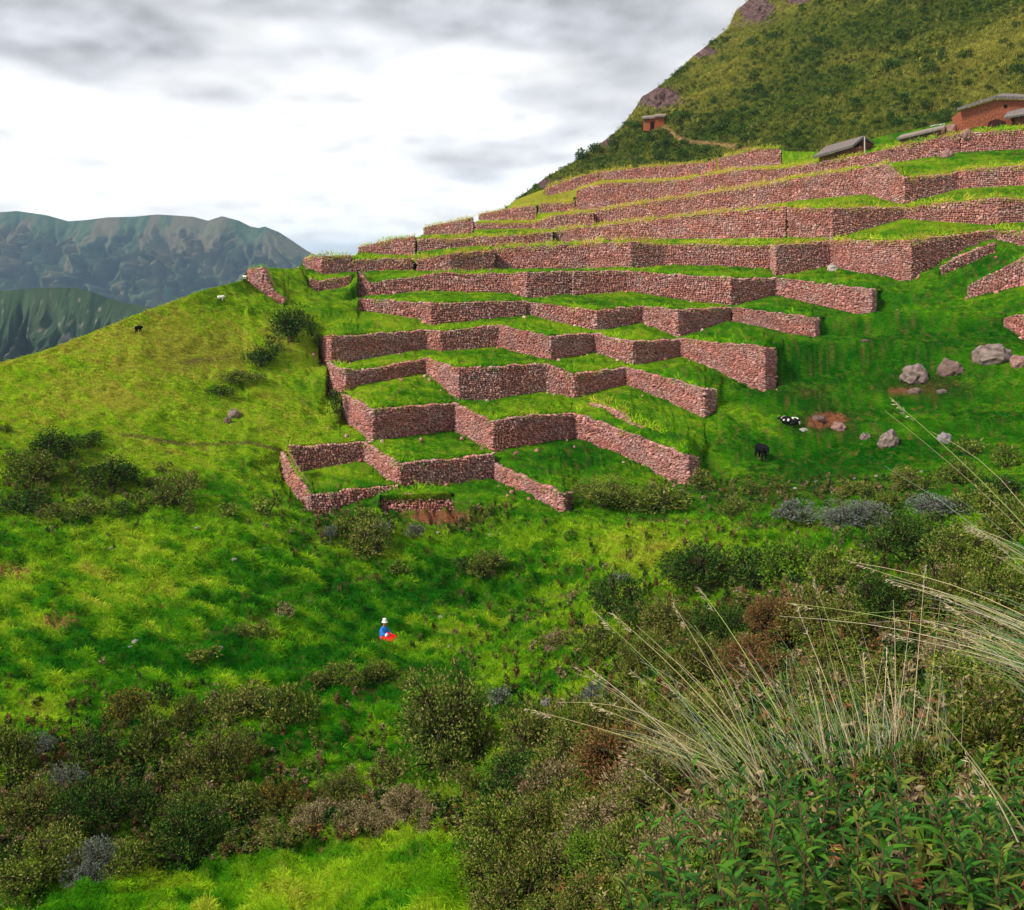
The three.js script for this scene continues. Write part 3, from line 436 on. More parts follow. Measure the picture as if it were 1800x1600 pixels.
{
  const r = rngOf(501), lists = [[], [], []];
  const grassNoise = (p) => fbm2(p.x * 0.9, p.z * 1.1, 2);
  for (let k = 0; k < 285000; k++) {
    const px = -40 + r() * 1880, py = 250 + r() * 1380;
    const p = groundAt(px, py), D = -p.z; if (D > 165 || D < 4) continue;
    const [qx, qy] = pixel(p); const so = soilAt(p, qx, qy); if (r() < so * 1.15 || r() < trackAt(qx, qy) * 0.9 || r() < redAt(p, qx, qy) * 0.85) continue;
    const s = sward(p) + (r() - 0.5) * 0.22, c = swardColor(clamp(s, 0, 1.2)), g = grassNoise(p), k2 = 0.75 + 0.55 * r();
    const h = (0.07 + 0.07 * r() + 0.08 * Math.max(0, g) + 0.08 * Math.max(0, streak(p))) * lerp(0.36, 1.05, sstep(10, 45, D)) * (qx > 490 && qx < 1500 && qy < 890 ? 0.42 : qy < 560 ? 0.55 : qy < 900 ? 0.55 : 0.7);
    lists[Math.floor(r() * 3)].push([p, h * (1.5 + 1.2 * r()), h * (0.7 + 0.6 * r()), r() * 6.28, [0.1 + (r() - 0.5) * 0.5, -0.35 + (r() - 0.5) * 0.5], [c[0] * k2, c[1] * k2, c[2] * k2]]);
  }
  for (const e of edgeLine) {                           // fringe along the wall tops
    const n = Math.round(e.len / 0.16), up = e.L >= 9;
    for (let k = 0; k < n; k++) {
      const u = (k + r()) / n, p = V().lerpVectors(e.a, e.b, u).addScaledVector(e.n, -0.02 - 0.3 * r()); p.y -= 0.03;
      const s = sward(p) + (up ? 0.55 : 0.08) + (r() - 0.5) * 0.3, c = swardColor(clamp(s, 0, 1.2)), k2 = 0.75 + 0.5 * r(), h = (0.13 + 0.18 * r() * r()) * (up ? 1.5 : 1);
      if (n3(p.x * 0.4, p.y, p.z * 0.4) < -0.55) continue;
      lists[k % 3].push([p, h * 1.5, h, r() * 6.28, [e.n.z * 0.9 + (r() - 0.5) * 0.5, -e.n.x * 0.9 + (r() - 0.5) * 0.5], [c[0] * k2, c[1] * k2, c[2] * k2]]);
    }
  }
  [[1, 12, 0.75, 1.0], [2, 12, 0.9, 1.3], [3, 13, 0.65, 0.9]].forEach((a, i) => scatter('meadow_grass', tuftGeo(...a), lists[i]));
  console.log('tufts', lists.map((l) => l.length).join());
}

// ───────────────────────── shrubs ─────────────────────────
const LEAFPAL = {
  olive: [[0.11, 0.16, 0.016], [0.2, 0.22, 0.03], [0.05, 0.1, 0.01], [0.27, 0.26, 0.07], [0.07, 0.13, 0.012]],
  dark: [[0.022, 0.075, 0.01], [0.045, 0.11, 0.012], [0.014, 0.045, 0.01], [0.11, 0.15, 0.03]],
  brown: [[0.16, 0.14, 0.028], [0.1, 0.16, 0.016], [0.21, 0.19, 0.04], [0.07, 0.11, 0.013], [0.26, 0.23, 0.08], [0.05, 0.11, 0.011]],
  grey: [[0.15, 0.16, 0.14], [0.21, 0.215, 0.21], [0.1, 0.13, 0.07], [0.13, 0.15, 0.1]],
  red: [[0.2, 0.08, 0.035], [0.12, 0.09, 0.025], [0.26, 0.12, 0.05], [0.09, 0.1, 0.02]],
  bright: [[0.1, 0.2, 0.014], [0.15, 0.25, 0.02], [0.06, 0.14, 0.012]],
  flower: [[0.1, 0.11, 0.02], [0.14, 0.13, 0.03], [0.07, 0.08, 0.016]],
  khaki: [[0.11, 0.16, 0.022], [0.22, 0.23, 0.05], [0.05, 0.1, 0.012], [0.28, 0.27, 0.08], [0.07, 0.12, 0.016]],
  dry: [[0.3, 0.22, 0.11], [0.2, 0.14, 0.07], [0.14, 0.14, 0.04], [0.36, 0.28, 0.16]],
};
function leafInto(mb, p, d, side, len, wid, c, bend) {   // a folded lance-shaped leaf
  const nrm = V().crossVectors(d, side), tip = p.clone().addScaledVector(d, len).addScaledVector(nrm, -bend * len), m = p.clone().addScaledVector(d, len * 0.45);
  const a = mb.v(p.x, p.y, p.z, c), b = mb.v(m.x + side.x * wid + nrm.x * wid * 0.35, m.y + side.y * wid + nrm.y * wid * 0.35, m.z + side.z * wid + nrm.z * wid * 0.35, c), e = mb.v(m.x - side.x * wid + nrm.x * wid * 0.35, m.y - side.y * wid + nrm.y * wid * 0.35, m.z - side.z * wid + nrm.z * wid * 0.35, c), t = mb.v(tip.x, tip.y, tip.z, c);
  mb.tri(a, e, t); mb.tri(a, t, b);
}
const randDir = (r, out = V()) => { const z = r() * 2 - 1, a = r() * 6.283, s = Math.sqrt(1 - z * z); return out.set(s * Math.cos(a), z, s * Math.sin(a)); };
const leafColor = (r, pal) => { const c = pal[Math.floor(r() * pal.length)], k = 0.72 + 0.5 * r(); return [c[0] * k, c[1] * k, c[2] * k]; };
function shrubGeo(seed, kind, leaves, leafLen, clumps) {  // unit shrub: about 2 wide, 1.7 tall, base at 0
  const r = rngOf(seed), mb = new MB(), st = new MB(), fl = new MB(), pal = LEAFPAL[kind], cl = [];
  for (let k = 0; k < clumps; k++) { const a = r() * 6.283, e = Math.asin(r() * 0.97), rr = 0.45 + 0.35 * r(); cl.push({ p: V(Math.cos(a) * Math.cos(e) * rr, 0.32 + Math.sin(e) * rr * 1.15, Math.sin(a) * Math.cos(e) * rr), r: 0.24 + 0.24 * r() }); }
  for (let k = 0; k < leaves; k++) {
    const q = cl[Math.floor(r() * clumps)], d = randDir(r), rad = q.r * (0.2 + 0.8 * Math.cbrt(r())), p = q.p.clone().addScaledVector(d, rad); if (p.y < 0.02) p.y = 0.02 + r() * 0.1;
    const dir = d.clone().add(V((r() - 0.5) * 1.2, 0.35 + (r() - 0.5), (r() - 0.5) * 1.2)).normalize(), side = V().crossVectors(dir, randDir(r)).normalize();
    leafInto(mb, p, dir, side, leafLen * (0.6 + 0.8 * r()), leafLen * (0.2 + 0.14 * r()), leafColor(r, pal), 0.25 * r());
    if (kind === 'flower' && d.y > 0.1 && r() < 0.3) { const c = [0.62 * (0.8 + 0.4 * r()), 0.34, 0.015], s2 = leafLen * 0.3; for (let m = 0; m < 2; m++) { const dd = randDir(r); leafInto(fl, p.clone().addScaledVector(d, 0.04), dd, V().crossVectors(dd, V(0.3, 1, 0.2)).normalize(), s2 * 1.5, s2 * 0.7, c, 0); } }
  }
  for (const q of cl) for (let k = 0; k < (leaves > 1500 ? 10 : 3); k++) { const d = randDir(r), e = q.p.clone().addScaledVector(d, q.r * 0.75); tube(st, [q.p.clone().multiplyScalar(0.7), q.p.clone().addScaledVector(d, q.r * 0.3), e], 0.014, 0.005, [0.055, 0.04, 0.025], 3); }  // inner twigs, coloured darker than the stems to deepen shade inside the crown
  for (const q of cl.slice(0, Math.min(clumps, 9))) tube(st, [V((r() - 0.5) * 0.12, -0.15, (r() - 0.5) * 0.12), V(q.p.x * 0.45, q.p.y * 0.55, q.p.z * 0.45), q.p], 0.035, 0.012, [0.1, 0.07, 0.045], 4);
  return { crown: mb.geo(), stem: st.geo(), flowers: fl.i.length ? fl.geo() : null };
}
const shrubCache = new Map();
function shrubProto(kind, size, v) {
  const key = kind + size + v; if (!shrubCache.has(key)) { const [n, l, c] = { xl: [9000, 0.055, 36], l: [5200, 0.066, 24], m: [2000, 0.1, 15], s: [420, 0.18, 9] }[size]; shrubCache.set(key, shrubGeo(key.split('').reduce((h, ch) => (h * 31 + ch.charCodeAt(0)) | 0, 7), kind, n, l, c)); } return shrubCache.get(key);
}
const ORD = ['first', 'second', 'third', 'fourth', 'fifth', 'sixth', 'seventh', 'eighth', 'ninth', 'tenth', 'eleventh', 'twelfth', 'thirteenth', 'fourteenth', 'fifteenth', 'sixteenth', 'seventeenth', 'eighteenth', 'nineteenth', 'twentieth', ...['first', 'second', 'third', 'fourth', 'fifth', 'sixth', 'seventh', 'eighth', 'ninth'].map((s) => 'twenty-' + s)];
const KINDWORD = { olive: 'olive green', dark: 'dark green', brown: 'brownish', grey: 'silvery grey', red: 'reddish', bright: 'bright green', flower: 'yellow-flowered', dry: 'dry straw-brown' };
const ZONES = {
  'in the lower left thicket': [[330, 1290, 60, 70, 'brown'], [385, 1272, 95, 78, 'brown'], [440, 1262, 105, 75, 'brown'], [512, 1275, 105, 78, 'olive'], [228, 1268, 80, 58, 'flower'], [292, 1245, 52, 44, 'dark'], [165, 1345, 95, 82, 'dark'], [268, 1345, 95, 92, 'olive'], [368, 1370, 140, 112, 'brown'], [185, 1455, 130, 118, 'dark'], [62, 1445, 130, 92, 'brown'], [20, 1365, 84, 70, 'olive'], [332, 1445, 95, 84, 'olive'], [425, 1425, 90, 70, 'olive'], [345, 1535, 150, 100, 'dark'], [228, 1548, 84, 56, 'olive'], [75, 1570, 150, 76, 'olive'], [160, 1578, 100, 50, 'grey'], [495, 1425, 72, 66, 'flower'], [602, 1405, 92, 70, 'brown'], [682, 1375, 72, 60, 'brown'], [560, 1450, 95, 46, 'dry'], [642, 1462, 105, 52, 'dry'], [722, 1445, 95, 62, 'dry'], [482, 1505, 85, 52, 'brown'], [10, 1560, 60, 64, 'dark'], [120, 1400, 70, 50, 'grey'], [60, 1330, 60, 46, 'grey'], [110, 1500, 90, 60, 'brown'], [250, 1440, 70, 60, 'dark'], [420, 1340, 70, 60, 'brown'], [540, 1350, 30, 22, 'olive'], [300, 1500, 60, 40, 'brown'], [820, 1400, 80, 50, 'brown'], [760, 1480, 60, 40, 'dry']],
  'on the slope left of the terraces': [[100, 808, 112, 52, 'dark'], [152, 786, 62, 36, 'dark'], [60, 846, 104, 62, 'olive'], [192, 856, 128, 54, 'dark'], [40, 900, 92, 52, 'dark'], [152, 906, 104, 52, 'olive'], [312, 888, 92, 60, 'brown'], [250, 895, 62, 42, 'olive'], [345, 856, 62, 40, 'brown'], [402, 905, 62, 32, 'olive'], [472, 905, 52, 32, 'olive'], [455, 645, 62, 42, 'dark'], [430, 672, 62, 26, 'olive'], [388, 694, 48, 16, 'dark'], [482, 622, 42, 30, 'olive'], [512, 600, 64, 48, 'dark'], [532, 575, 42, 30, 'olive'], [592, 728, 26, 34, 'dark'], [95, 915, 60, 34, 'brown'], [220, 905, 60, 30, 'dark'], [10, 760, 26, 20, 'dark'], [560, 610, 20, 20, 'olive'], [170, 770, 30, 22, 'dark'], [548, 590, 26, 22, 'dark'], [130, 830, 40, 30, 'brown'], [20, 820, 44, 34, 'olive'], [290, 830, 34, 24, 'olive'], [330, 905, 44, 26, 'brown'], [75, 870, 40, 30, 'brown'], [265, 855, 40, 26, 'brown']],
  'below the enclosure walls': [[636, 942, 90, 44, 'olive'], [655, 978, 86, 56, 'brown'], [600, 944, 50, 30, 'olive'], [702, 1012, 42, 30, 'olive'], [862, 1015, 66, 40, 'olive'], [820, 1004, 52, 32, 'dark'], [672, 945, 30, 24, 'grey'], [578, 950, 26, 20, 'grey'], [728, 945, 30, 20, 'grey'], [470, 1115, 50, 26, 'brown'], [430, 1120, 44, 24, 'olive'], [500, 1085, 40, 24, 'dry'], [360, 1160, 50, 26, 'olive']],
  'around the seated person': [[668, 1205, 68, 60, 'olive'], [602, 1200, 72, 44, 'olive'], [722, 1210, 52, 38, 'olive'], [560, 1210, 46, 36, 'brown']],
  'in the gully right of the grassy slope': [[1062, 888, 112, 42, 'olive'], [1152, 895, 92, 36, 'olive'], [1500, 922, 112, 44, 'grey'], [1400, 916, 72, 34, 'grey'], [1562, 906, 62, 40, 'olive'], [1652, 912, 84, 48, 'grey'], [1722, 906, 82, 50, 'olive'], [1755, 880, 82, 50, 'dark'], [1602, 990, 142, 74, 'dark'], [1702, 1000, 124, 82, 'olive'], [1240, 1040, 142, 84, 'dark'], [1332, 1040, 104, 72, 'dark'], [1392, 1026, 104, 66, 'bright'], [1472, 1030, 84, 62, 'olive'], [1082, 1080, 84, 70, 'dark'], [1122, 1108, 74, 62, 'dark'], [1190, 1036, 44, 46, 'flower'], [1182, 1122, 92, 72, 'brown'], [1272, 1130, 104, 82, 'dark'], [1362, 1130, 112, 88, 'red'], [1452, 1130, 112, 82, 'brown'], [1552, 1100, 112, 82, 'dark'], [1062, 1150, 92, 66, 'olive'], [982, 1138, 62, 34, 'brown'], [1132, 1190, 92, 62, 'brown'], [1232, 1200, 112, 82, 'brown'], [1332, 1190, 112, 72, 'red'], [1002, 1246, 62, 30, 'olive'], [1052, 1236, 62, 36, 'grey'], [882, 1240, 50, 32, 'grey'], [902, 1266, 60, 30, 'dark'], [1290, 905, 60, 24, 'olive'], [1320, 870, 40, 20, 'olive'], [1600, 860, 70, 30, 'brown'], [1680, 850, 60, 30, 'olive'], [1500, 870, 70, 24, 'olive'], [1780, 950, 80, 60, 'brown'], [1650, 1080, 110, 80, 'brown'], [1750, 1090, 110, 80, 'olive'], [1090, 1028, 40, 30, 'grey'], [1700, 800, 50, 24, 'olive'], [1770, 820, 50, 30, 'brown'], [1230, 860, 40, 26, 'brown']],
  'in the scrub at bottom centre': [],
  'on the near bank at right': [[1745, 1260, 190, 112, 'olive'], [1640, 1300, 124, 92, 'dark'], [1755, 1360, 170, 120, 'brown'], [1560, 1250, 120, 70, 'olive'], [1450, 1230, 110, 66, 'brown'], [1850, 1300, 170, 150, 'dark'], [1700, 1170, 110, 70, 'dry'], [1400, 1400, 150, 120, 'brown'], [1600, 1420, 160, 110, 'brown'], [1480, 1290, 110, 60, 'bright'], [1340, 1330, 110, 60, 'bright']],
};
{ const r = rngOf(91), kinds = ['brown', 'olive', 'red', 'brown', 'olive', 'dark', 'dry', 'bright']; for (let j = 0; j < 6; j++) for (let i = 0; i < 6; i++) { const py = 1300 + j * 58 + r() * 30, px = 880 + i * 74 + j * 4 + (r() - 0.5) * 60; if (px < 860 + j * 2) continue; ZONES['in the scrub at bottom centre'].push([px, py + 20, 112 + 50 * r(), 74 + 34 * r(), kinds[Math.floor(r() * kinds.length)]]); } }
function placeShrub([px, py, w, h, kind], label, group) {
  if (px < 860 && py > 1400) py = Math.min(py, lerp(1588, 1478, clamp(px / 720)) - 20);
  if (px < 430 && py < 930 && py > 740) { w *= 0.72; h *= 0.72; }
  const p = groundAt(px, Math.min(py, 1690)), D = p.length(), W = w * D / F, H = h * D / F, size = w > 110 || D < 13 ? 'l' : w > 55 ? 'm' : 's', r = rngOf(px * 7 + py), v = Math.floor(r() * 2), g = shrubProto(kind, D < 26 && w > 90 ? 'l' : size, v);
  const t = thing('shrub', label, 'shrub', group); t.position.copy(p); t.position.y -= 0.03; t.rotation.y = r() * 6.28; const q = px < 860 && py > 1180 ? 0.84 : 1; t.scale.set(q * W / 1.68 * (0.8 + 0.35 * r()), q * H / 1.3 * (0.8 + 0.5 * r()), q * W / 1.68 * (0.8 + 0.35 * r()));
  part('crown', g.crown, MAT.leaf, t, { kind: 'stuff' }); part('stem', g.stem, MAT.wood, t); if (g.flowers) part('flowers', g.flowers, MAT.blade, t, { kind: 'stuff' });
  return t;
}
for (const [zone, list] of Object.entries(ZONES)) {
  const byKind = {}; for (const e of list) (byKind[e[4]] = byKind[e[4]] || []).push(e);
  for (const [kind, l] of Object.entries(byKind)) { l.sort((a, b) => a[0] - b[0]); l.forEach((e, i) => placeShrub(e, l.length === 1 ? `the only ${KINDWORD[kind]} shrub ${zone}` : `${ORD[i]} ${KINDWORD[kind]} shrub from the left ${zone}`, 'shrubs ' + zone)); }
}
{ // the big round bush in the middle foreground
  const p = groundAt(788, 1352), D = p.length(), g = shrubProto('khaki', 'xl', 0), t = thing('round_bush', 'large round small-leaved bush standing alone below the seated person', 'bush');
  t.position.copy(p); t.scale.set(150 * D / F / 1.6, 172 * D / F / 1.35, 150 * D / F / 1.6); part('crown', g.crown, MAT.leaf, t, { kind: 'stuff' }); part('stem', g.stem, MAT.wood, t);
}
{ // shrubs of the mountain slope
  const r = rngOf(303); let n = 0;
  for (let k = 0; k < 4000 && n < 300; k++) {
    const j = Math.floor(r() * MROW * 0.86), i = 12 + Math.floor(r() * (MW - 90)), p = mpts[j][i], [px, py] = pixel(p); if (px < 900 || px > 1830 || py < -20 || py > 285) continue;
    const left = px < 1330 && py > 190 ? 0.45 : 0, dens = 0.3 + left + 0.9 * fbm3(p.x * 0.05, p.y * 0.08, p.z * 0.05, 2); if (r() > dens || pathAt(px, py) > 0.1 || mCliff(px, py) > 0.5 || (px > 1120 && px < 1180 && py > 190 && py < 240)) continue;
    const g = shrubProto(r() < 0.7 ? 'dark' : 'olive', 's', Math.floor(r() * 2)), t = thing('mountain_shrub', 'small dark shrub dotted among others over the tall mountain slope', 'shrub', 'shrubs on the mountain slope'), s = (0.7 + 1.1 * r() * r()) * (left ? 1.15 : 1);
    t.position.copy(p); t.position.y -= 0.15; t.rotation.y = r() * 6.28; t.scale.set(s, s * (0.7 + 0.4 * r()), s); part('crown', g.crown, MAT.leaf, t, { kind: 'stuff' }); n++;
  }
  for (const [kind, cnt] of [['dark', 3000], ['olive', 1800]]) { const sl = []; for (let k = 0; k < cnt * 5 && sl.length < cnt; k++) { const j = Math.floor(r() * MROW * 0.9), i = 11 + Math.floor(r() * (MW - 30)), p = mpts[j][i], [px, py] = pixel(p); if (px > 1840 || py < -30 || pathAt(px, py) > 0.1 || mCliff(px, py) > 0.6 || r() > 0.42 - 1.3 * fbm3(p.x * 0.016 + 5, p.y * 0.03, p.z * 0.016, 3) + 0.8 * fbm3(p.x * 0.06 + 3, p.y * 0.1, p.z * 0.06, 3) + (px < 1330 && py > 180 ? 0.3 : 0)) continue; const s = 0.25 + 0.5 * r() * r(), w = 0.8 + 0.5 * r(); sl.push([p, s, s * 0.85, r() * 6.28, [0, 0], [w, w, w]]); } const im = scatter('mountain_undergrowth', shrubProto(kind, 's', 1).crown, sl); im.userData.label = 'low scrub mottling the tall mountain slope'; im.userData.category = 'scrub'; }
  // bunch grass of the slope
  const list = []; for (let k = 0; k < 45000; k++) { const j = Math.floor(r() * MROW * 0.9), i = 10 + Math.floor(r() * (MW - 12)), a = mpts[j][i], b = mpts[Math.min(MROW, j + 1)][Math.min(MW - 1, i + 1)], p = V(lerp(a.x, b.x, r()), lerp(a.y, b.y, r()), lerp(a.z, b.z, r())), [px, py] = pixel(p); if (px > 1850 || py < -30 || mCliff(px, py) > 0.55 || pathAt(px, py) > 0.2) continue; p.y -= 0.05; const s = clamp(0.45 + 0.9 * fbm3(p.x * 0.016 + 5, p.y * 0.03, p.z * 0.016, 3) + 0.6 * fbm3(p.x * 0.06, p.y * 0.12, p.z * 0.06, 3) + (r() - 0.5) * 0.5), c = mixc([0.07, 0.12, 0.014], [0.31, 0.29, 0.055], clamp(s + 0.05)), h = 0.3 + 0.5 * r(), k2 = 0.8 + 0.4 * r(); list.push([p, h, h, r() * 6.28, [0.2, -0.2], [c[0] * k2, c[1] * k2, c[2] * k2]]); }
  const im = scatter('bunch_grass', tuftGeo(9, 9, 0.5, 0.7), list); im.userData.label = 'yellow and green bunch grass covering the tall mountain slope';
}

{ // low woody scrub between the shrubs
  const mk = (seed, kind) => { const r = rngOf(seed), mb = new MB(), pal = LEAFPAL[kind]; for (let s = 0; s < 5; s++) { const a = r() * 6.283, l = 0.35 * r(), tip = V(Math.cos(a) * l, 0.6 + 0.5 * r(), Math.sin(a) * l); tube(mb, [V(0, -0.1, 0), tip.clone().multiplyScalar(0.5), tip], 0.018, 0.008, [0.3, 0.22, 0.16], 3); for (let k = 0; k < 13; k++) { const u = 0.25 + 0.75 * r(), p = tip.clone().multiplyScalar(u), d = randDir(r); d.y = Math.abs(d.y) * 0.8 + 0.1; d.normalize(); leafInto(mb, p, d, V().crossVectors(d, randDir(r)).normalize(), 0.2 + 0.16 * r(), 0.05 + 0.03 * r(), leafColor(r, pal), 0.2); } } return mb.geo(); };
  const r = rngOf(808), kinds = ['brown', 'olive', 'red', 'dry', 'dark'], lists = kinds.map(() => []);
  for (let k = 0; k < 120000; k++) { const px = -40 + r() * 1880, py = 840 + r() * 800, p = groundAt(px, py), D = -p.z; if (D < 3.2 || D > 70) continue; const [qx, qy] = pixel(p), so = soilAt(p, qx, qy); if (r() > so * 0.32 * sstep(3, 14, D) + so * 0.18 || (qx < 820 && qy > lerp(1588, 1478, clamp(qx / 720)) - 14) || Math.hypot(qx - 790, qy - 1300) < 115 || Math.hypot((qx - 740) / 2.2, qy - 895) < 40) continue; const s = (0.14 + 0.2 * r()) * lerp(0.75, 1.25, sstep(5, 35, D)), w = 0.8 + 0.4 * r(), n = fbm2(p.x * 0.35 + 80, p.z * 0.35, 3) * 1.2 + r(); lists[Math.floor(clamp(n, 0, 0.999) * 5)].push([p, s, s * (0.7 + 0.5 * r()), r() * 6.28, [(r() - 0.5) * 0.4, (r() - 0.5) * 0.4], [w, w, w]]); }
  kinds.forEach((k, i) => { const im = scatter('scrub_undergrowth', mk(600 + i, k), lists[i]); im.userData.label = 'low woody scrub covering the gully and near bank'; im.userData.category = 'scrub'; }); console.log('scrub', lists.map((l) => l.length).join());
}

{ // stones fallen from the walls
  const r = rngOf(4141), mb = new MB(); for (const e of edgeLine) { if (e.L > 9) continue; const n = Math.round(e.len * 0.5); for (let k = 0; k < n; k++) { if (r() > 0.5) continue; const p = V().lerpVectors(e.a, e.b, r()).addScaledVector(e.n, 0.35 + r() * r() * 2); p.y = heightAt(p.x, p.z) + 0.04; const s = 0.06 + 0.1 * r(), M = new THREE.Matrix4().makeRotationFromEuler(new THREE.Euler(r() * 6, r() * 6, r() * 6)).scale(V(s * 1.3, s, s)).setPosition(p); stoneInto(mb, Math.floor(r() * 10), M, stoneColor(r, 0)); } }
  const m = new THREE.Mesh(mb.geo(), MAT.stone); m.name = 'stone_rubble'; m.castShadow = m.receiveShadow = true; m.userData = { kind: 'stuff', label: 'loose pink stones fallen at the feet of the terrace walls', category: 'rubble' }; scene.add(m);
}
// ───────────────────────── boulders and stones ─────────────────────────
function boulderGeo(seed, pal, det = 2) {
  const r = rngOf(seed), g = new THREE.IcosahedronGeometry(1, det), p = g.attributes.position, col = new Float32Array(p.count * 3), o = r() * 50, v = V();
  for (let i = 0; i < p.count; i++) { v.fromBufferAttribute(p, i); const f = 1 + 0.4 * fbm3(v.x * 0.9 + o, v.y * 0.9, v.z * 0.9, 3) + 0.16 * fbm3(v.x * 3 + o, v.y * 3, v.z * 3, 3); const q = v.clone().multiplyScalar(f); q.x = Math.sign(q.x) * Math.pow(Math.abs(q.x), 0.85); p.setXYZ(i, q.x, q.y, q.z); const c = mixc(pal[0], pal[1], clamp(0.5 + 1.1 * fbm3(v.x * 2 + o, v.y * 2, v.z * 2, 4))); col.set(c, i * 3); }
  g.setAttribute('color', new THREE.BufferAttribute(col, 3)); g.computeVertexNormals(); return g;
}
const RPAL = { pale: [[0.17, 0.11, 0.095], [0.44, 0.34, 0.3]], white: [[0.55, 0.5, 0.44], [0.78, 0.72, 0.65]], pink: [[0.36, 0.17, 0.14], [0.52, 0.32, 0.28]], dark: [[0.16, 0.09, 0.07], [0.34, 0.22, 0.19]], grey: [[0.3, 0.26, 0.27], [0.5, 0.46, 0.48]] };
[[1461, 474, 24, 15, 'white', 'white rounded boulder lying on the grass below the eighth terrace wall'], [1608, 664, 62, 40, 'pale', 'pale elongated boulder, left one of the pair on the right slope'], [1670, 656, 52, 40, 'dark', 'brown pitted boulder, right one of the pair on the right slope'], [1743, 632, 72, 46, 'pale', 'largest pale boulder near the right frame edge'], [1562, 780, 48, 42, 'pale', 'upright grey-pink boulder leaning on the right slope'], [1520, 770, 26, 16, 'pale', 'small boulder just left of the leaning one'], [1660, 776, 30, 26, 'grey', 'small grey rock behind the long grass stalk'], [1412, 757, 20, 9, 'white', 'flat white stone beside the scree patch'], [1474, 754, 34, 20, 'pink', 'reddish rock at the edge of the scree patch'], [1440, 738, 30, 14, 'dark', 'brown rubble lump in the scree patch'], [978, 1136, 54, 46, 'pink', 'round pink boulder in the gully under the long stalks'], [1042, 1112, 20, 24, 'pink', 'small pink rock right of the round pink boulder'], [960, 1238, 24, 22, 'grey', 'round grey stone in the scrub right of the round bush'], [412, 732, 28, 24, 'pale', 'pale outcrop stone on the left meadow'], [400, 742, 20, 16, 'dark', 'brown stone just below the outcrop on the left meadow'], [1608, 690, 30, 14, 'dark', 'half-buried brown stone under the boulder pair'], [1655, 690, 22, 10, 'pale', 'half-buried pale stone under the boulder pair'], [1790, 642, 40, 30, 'pink', 'pinkish rock against the wall at the right frame edge'], [1664, 274, 24, 20, 'pink', 'red boulder on the bank below the big red house'], [1700, 240, 24, 20, 'pink', 'heap of red rubble at the left foot of the big house'], [1672, 232, 26, 24, 'pink', 'red rubble mound left of the big house'], [1300, 308, 14, 8, 'dark', 'dark stone among the upper terrace ruins'], [1520, 600, 14, 6, 'dark', 'dark earthy stone on the green right slope']].forEach(([px, py, w, h, pal, label], k) => {
  const p = groundAt(px, py), D = p.length(), m = single('boulder', boulderGeo(900 + k, RPAL[pal], w > 40 ? 4 : 3), MAT.rock, label, 'boulder', 'boulders on the slopes'); m.position.copy(p); m.scale.set(w * D / F / 2.7, h * D / F / 2.2, w * D / F / 3); m.position.y += h * D / F * 0.06; m.rotation.z = (k % 5 - 2) * 0.12; m.rotation.y = k;
});
{ const r = rngOf(44), list = [[231, 1138], [238, 1128], [330, 1160], [388, 1140], [62, 1232], [465, 965], [412, 985], [775, 1086], [884, 1119], [790, 1137], [1237, 876], [70, 1586], [545, 1058], [315, 1250], [1435, 848], [1500, 842], [1620, 830], [1590, 846], [860, 942], [770, 938], [1020, 985], [195, 965], [345, 930], [1775, 848], [1398, 860], [655, 1040], [1540, 838], [500, 1070]]; const geos = [0, 1, 2].map((k) => boulderGeo(70 + k, RPAL.white, 2));
  list.sort((a, b) => a[0] - b[0]).forEach(([px, py], k) => { const p = groundAt(px, py), s = (2.2 + 3.6 * r() * r()) * p.length() / F, m = single('field_stone', geos[k % 3], MAT.rock, `${ORD[k]} from the left of the small whitish stones loose in the grass`, 'stone', 'small stones in the grass'); m.position.copy(p); m.position.y += s * 0.4; m.scale.set(s * 1.2, s * 0.7, s); m.rotation.y = r() * 6; }); }

// ───────────────────────── buildings ─────────────────────────
function slab(parent, name, pts, thick, col, mat = MAT.adobe) {   // a plate with four corners and real thickness
  const mb = new MB(), n = V().crossVectors(V().subVectors(pts[1], pts[0]), V().subVectors(pts[3], pts[0])).normalize(); if (n.y < 0) n.negate();
  const uvp = (p) => mb.uv.push(p.x / 5, (p.y + p.z) / 1.4), a = pts.map((p) => { uvp(p); return mb.v(p.x, p.y, p.z, col); }), b = pts.map((p) => { uvp(p); return mb.v(p.x - n.x * thick, p.y - n.y * thick, p.z - n.z * thick, col); });
  const quad = (i, j, k, l) => { mb.tri(i, j, k); mb.tri(i, k, l); }; quad(...a); quad(b[3], b[2], b[1], b[0]); for (let k = 0; k < 4; k++) { const m = (k + 1) % 4; quad(a[m], a[k], b[k], b[m]); }
  return part(name, mb.geo(), mat, parent);
}
function prism(parent, name, outline, back, col, mat = MAT.adobe) {  // front outline pushed back by a vector
  const mb = new MB(), sh = outline.map((p) => new THREE.Vector2(p.x, p.y)), tris = THREE.ShapeUtils.triangulateShape(sh, []), uvp = (p, o) => mb.uv.push((p.x + p.z * 0.7 + o) / 4, p.y / 4), a = outline.map((p) => { uvp(p, 0); return mb.v(p.x, p.y, p.z, col); }), b = outline.map((p) => { uvp(p, 3); return mb.v(p.x + back.x, p.y + back.y, p.z + back.z, col); });
  for (const [i, j, k] of tris) { mb.tri(a[i], a[j], a[k]); mb.tri(b[i], b[k], b[j]); } for (let k = 0; k < outline.length; k++) { const m = (k + 1) % outline.length; mb.tri(a[k], b[k], b[m]); mb.tri(a[k], b[m], a[m]); }
  return part(name, mb.geo(), mat, parent);
}
const THATCH = [0.36, 0.31, 0.29], ADOBE = [0.55, 0.18, 0.1], DARKW = [0.03, 0.02, 0.018];
